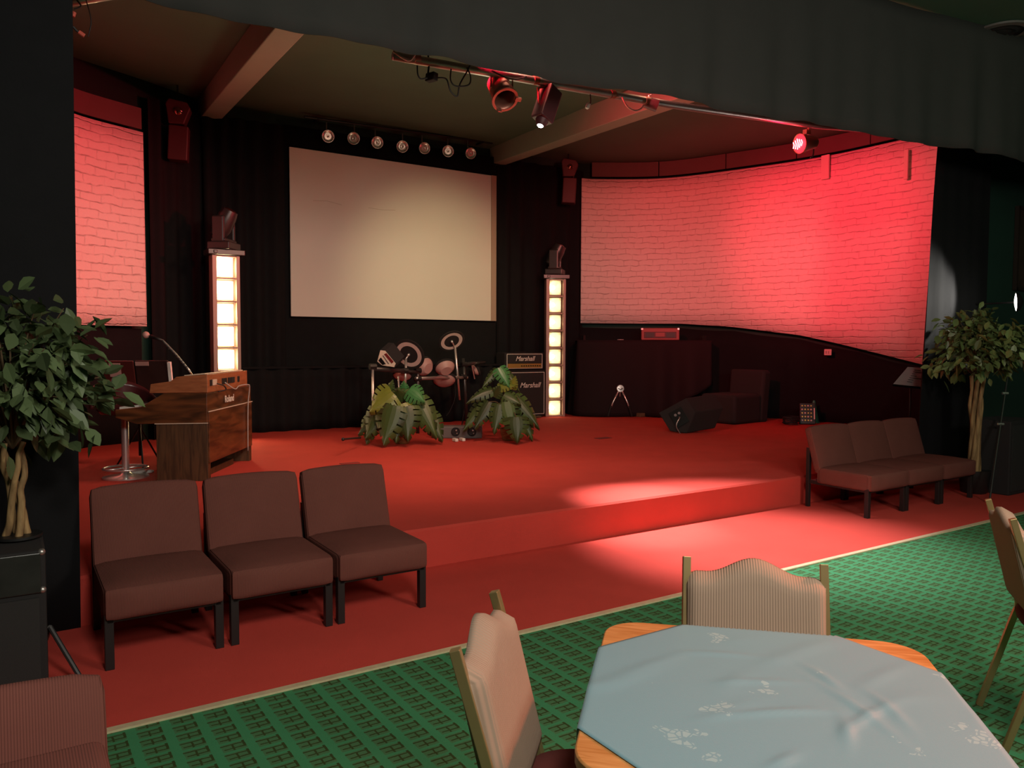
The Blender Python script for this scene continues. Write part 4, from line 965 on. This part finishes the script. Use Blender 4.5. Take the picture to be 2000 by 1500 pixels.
for k in (-1, 1): obj('grille', MB().box((k*.18, -.035, .09), (.15, .01, .08)), MT['black'], r)
obj('tape_deck', MB().box((0, -.035, .095), (.16, .012, .07)), MT['redcase'], r)
for k in (-1, 1): obj('corner', MB().box((k*.315, -.02, .195), (.035, .02, .03)), MT['chrome'], r)
tag(obj('paper_scrap', MB().box((A_+ud*.75+un*.08+Vector((0, 0, HT+.02))), (.10, .05, .006)), MT['paper']), 'small pale scrap lying on the draped counter', 'paper')

# chrome stand
p = onstage(1211, 815); p.z = ZS; dd = (p-Vector((0, 0, ZS))); r = thing('pad_stand', 'small chrome stand with two splayed legs before the draped counter', 'stand', p, ang)
for k in (-1, 1):
    obj('leg', MB().tube([(k*.03, 0, .46), (k*.13, 0, .25), (k*.20, 0, .04)], .014, 8), MT['chrome'], r, smooth=True)
    obj('rubber_foot', MB().tube([(k*.155, 0, .20), (k*.205, 0, .02)], .020, 8), MT['black'], r)
obj('round_head', MB().lathe([(.001, .02), (.06, .018), (.07, 0), (.06, -.02), (.001, -.02)], 20, aim((0, 0, .50), (.1, -1, .1)), cap=False), MT['chrome'], r, smooth='auto')
obj('slot', MB().tube([(-.04, -.024, .505), (0, -.026, .485), (.04, -.024, .505)], .008, 6), MT['black'], r)
obj('rear_strut', MB().tube([(0, .02, .46), (0, .16, .02)], .010, 8), MT['chrome'], r)

# stage monitor
p = onstage(1352, 846); r = thing('stage_monitor', 'black wedge stage monitor lying on its side on the red carpet', 'speaker', p, ang+.20)
pr = [(0, -.06, .0), (0, -.02, 0.0), (0, .20, .0), (0, .40, .14), (0, .36, .40), (0, .06, .48), (0, -.09, .22)]
pr = [(-.10, -.02, .0), (-.30, .10, .02), (-.43, .22, .28), (-.05, .12, .50), (.03, -.02, .30)]
obj('case', MB().prism(pr, (.50, .12, .05)), MT['blackmat'], r, bevel=.015)
cen = sum((Vector(q) for q in pr), Vector())/5; e1 = (Vector(pr[2])-Vector(pr[1])).normalized(); nn = (Vector(pr[3])-Vector(pr[1])).cross(Vector(pr[0])-Vector(pr[2])).normalized()
if nn.dot(Vector((0, -1, 0))) < 0: nn = -nn
ml = basis(cen+nn*.012, (Vector(pr[3])-Vector(pr[2])), nn)
obj('socket_plate', MB().box((0, 0, 0), (.20, .24, .012), ml), MT['lacquer'], r)
obj('dial', MB().lathe([(.02, 0), (.02, .012)], 14, ml @ Matrix.Translation((.03, .05, .006))).lathe([(.02, 0), (.02, .012)], 14, ml @ Matrix.Translation((-.03, .05, .006))), MT['darkmetal'], r)
obj('signal_lead', MB().tube(curve([ml @ Vector((.0, 0, .01)), ml @ Vector((0, -.02, .06)), ml @ Vector((-.10, -.10, .06)), ml @ Vector((-.10, -.24, .0))], 6), .008, 6), MT['steel'], r, smooth=True)
# armchair
r = thing('slipper_chair', 'black armless lounge chair against the curved drape', 'chair', (10.20, 8.72, ZS), face(-1, -.12))
obj('seat', MB().box((0, .30, .24), (.66, .74, .46)), MT['blackmat'], r, bevel=.05, seg=3, smooth='auto')
obj('backrest', MB().box((0, -.16, .44), (.66, .22, .86), Matrix.Rotation(R(6), 4, 'X')), MT['blackmat'], r, bevel=.05, seg=3, smooth='auto')
# stage box, cone, cables
p = onstage(1577, 829); r = thing('stage_mixer', 'small upright mixer panel with rows of pale knobs on the floor', 'mixer', p, ang-.2)
mm = Matrix.Rotation(R(-12), 4, 'X')
obj('case', MB().box((0, 0, .17), (.24, .08, .34), mm), MT['black'], r, bevel=.01)
for i in range(4):
    for j in range(5): obj('knob', MB().lathe([(.016, 0), (.012, .02)], 10, mm @ aim((-.085+i*.045, -.04, .06+j*.058), (0, -1, 0))), MT['amber'] if (i+j) % 3 else MT['white'], r)
obj('label_strip', MB().box((.10, -.042, .17), (.018, .004, .18), mm), MT['ivory'], r)
p = onstage(1594, 826); tag(obj('green_cone', MB().lathe([(.10, 0), (.085, .02), (.02, .36), (.001, .37)], 20, Matrix.Translation(p+Vector((0, .05, 0))), cap=False), MT['cone'], smooth='auto'), 'green plastic cone behind the small mixer', 'cone')
p = onstage(1545, 830); cb_ = MB()
rn = random.Random(5)
for k in range(7):
    pts = [p+Vector(((.12+.03*k/7)*math.cos(a*PI/5+k)+rn.uniform(-.02, .02), (.10)*math.sin(a*PI/5+k)+rn.uniform(-.02, .02), .02+.018*k)) for a in range(11)]; cb_.tube(curve(pts, 3), .008, 5)
tag(obj('coiled_cable', cb_, MT['blackcable'], smooth=True), 'heap of coiled black cable beside the small mixer', 'cable')
tag(obj('floor_tape_patch', MB().box(onstage(1178, 856, .003), (.22, .12, .006)), mat('dark_red_tape', (.16, .015, .015), .9)), 'dark patch of tape on the red stage carpet', 'tape')  # patch of tape on the carpet, no socket
tag(obj('floor_tape', MB().box(onstage(683, 905, .003), (.20, .07, .006)), mat('dark_red_tape', (.25, .02, .015), .9)), 'faint strip of tape on the carpet above the lounge chairs', 'tape')

# music sheet stand right
r = thing('sheet_music_stand', 'thin music stand holding pale sheets beside the right pier', 'music stand', (9.5, 5.45, ZS))
obj('pole', MB().tube([(0, 0, .08), (0, 0, .80)], .011, 8), MT['black'], r, smooth=True)
for k in range(3): a = k*2*PI/3+.3; obj('leg', MB().tube([(0, 0, .3), (.2*math.cos(a), .2*math.sin(a), .01)], .008, 6), MT['black'], r)
sq = [at(1772, 718, y=5.45), at(1835, 722, y=5.45), at(1830, 760, y=5.3), at(1744, 751, y=5.3)]
obj('desk', MB().prism(sq, (0, .01, -.02)), MT['black'], r, world=True)
o = MB().prism([q+Vector((0, -.004, .006)) for q in sq], (0, -.001, .003)); ps = tag(obj('sheet_music', o, MT['paper']), 'pale printed sheets lying on the stand beside the right pier', 'paper')
ln = MB()
for i in range(7):
    t = .16+i*.11; a = sq[0].lerp(sq[3], t); b_ = sq[1].lerp(sq[2], t); ln.tube([a.lerp(b_, .25)+Vector((0, -.008, .011)), a.lerp(b_, .25+.3*(.6+.4*math.sin(i*2)))+Vector((0, -.008, .011))], .003, 4)
obj('printed_lines', ln, MT['ink'], ps)

# ------------------------------------------------------------------ near left box and stand
r = thing('speaker_cabinet', 'worn black speaker cabinet in the left corner under the tree', 'speaker', (-.26, 4.18, 0))
obj('case', MB().box((0, .03, .30), (.76, .40, .60)), MT['blackmat'], r, bevel=.012)
obj('top_section', MB().box((0, -.17, .50), (.72, .02, .18)), mat('scuffed_black_vinyl', (.02, .02, .018), .35, noise=.6, nscale=12), r, bevel=.004)
obj('grille', MB().box((0, -.175, .20), (.70, .02, .38)), MT['grille'], r)
for z in (.60, .43): obj('corner_cap', MB().ball((.365, -.165, z-.01), .016), MT['steel'], r, smooth=True)
obj('latch', MB().box((.10, -.185, .44), (.06, .008, .02)), MT['amber'], r)
r = thing('tripod_stand', 'dark tripod leg sticking out beside the worn speaker cabinet', 'stand', (.12, 4.30, 0))
a, b_ = at(98, 1225, y=4.05), at(162, 1332, z=.015)
obj('leg', MB().tube([a, b_], .011, 8), MT['darkmetal'], r, world=True); obj('pole', MB().tube([a, (a.x-.04, a.y+.25, .01)], .011, 8), MT['darkmetal'], r, world=True)

# ------------------------------------------------------------------ right side of the room
r = thing('speaker_cabinet', 'black speaker cabinet on the floor at the right edge behind the stand', 'speaker', (8.62, 3.84, 0))
obj('case', MB().box((.2, .2, .38), (.6, .42, .76)), MT['blackmat'], r, bevel=.012); obj('grille', MB().box((.2, -.012, .38), (.54, .012, .68)), MT['grille'], r)
r = thing('microphone_stand', 'thin slanting stand pole beside the right speaker cabinet', 'stand', at(1932, 984, z=0))
t_ = at(1968, 735, y=3.95); t0 = at(1932, 984, z=0)
obj('pole', MB().tube([t0+Vector((0, 0, .01)), t_], .009, 8), MT['darkmetal'], r, world=True)
for px, py in ((1950, 770), (1945, 832)):
    q = t0.lerp(t_, (984-py)/249); obj('knob', MB().tube([q-CR*.03, q+CR*.03], .012, 8), MT['chrome'], r, world=True)
q0, q1 = at(1928, 835, y=4.9), at(1966, 905, y=4.9)
tag(obj('green_curtain', MB().grid(lambda u, v: (q0.x+(q1.x-q0.x)*u, 4.9+.015*math.sin(u*14), q1.z+(q0.z-q1.z)*v), 30, 4), MT['greencloth'], solid=.004, smooth=True), 'scrap of green curtain in the gap right of the tree trunk', 'curtain')
q0, q1 = at(1990, 405, y=4.96), at(2060, 570, y=4.96)
r = thing('picture_frame', 'dark framed picture on the wall at the right edge', 'picture', ((q0.x+q1.x)/2, 4.97, (q0.z+q1.z)/2))
W_, H_ = q1.x-q0.x, q0.z-q1.z
fr = MB()
for k in (-1, 1): fr.box((k*W_/2, 0, 0), (.04, .05, H_+.04)); fr.box((0, 0, k*H_/2), (W_, .05, .04))
obj('frame', fr, MT['frame'], r); obj('picture', MB().box((0, .01, 0), (W_, .02, H_)), MT['picture'], r)
q = at(1985, 590, y=4.2); r = thing('wall_lamp', 'small round white lamp glowing at the right edge above the tree', 'lamp', q)
m = aim((0, 0, 0), (-.52, .85, -.05))
obj('lamp_head', MB().lathe([(.03, -.06), (.09, -.03), (.105, 0), (.10, .005)], 24, m, cap=False), MT['black'], r, smooth='auto', solid=.004)
obj('glass', MB().lathe([(.001, .015), (.06, .012), (.10, .002)], 24, m, cap=False), MT['smalllamp'], r, smooth=True)
obj('arm', MB().tube([(.05, -.02, 0), (.1, .3, .0), (.1, .78, .0)], .010, 8), MT['black'], r)
r = thing('ceiling_vent', 'round dark ventilation grille in the ceiling at the top right', 'vent', (8.2, 3.55, 4.69))
c_ = at(1955, 60, z=4.69); r.location = c_
obj('rim', MB().lathe([(.20, 0), (.26, 0), (.26, -.02), (.20, -.025)], 32, cap=False), mat('grey_metal_rim', (.14, .13, .12), .5), r, smooth='auto')
obj('cone', MB().lathe([(.001, -.035), (.06, -.035), (.10, -.015), (.13, -.03), (.17, -.01), (.2, -.015), (.2, 0)], 32, cap=False), MT['darkmetal'], r, smooth='auto')
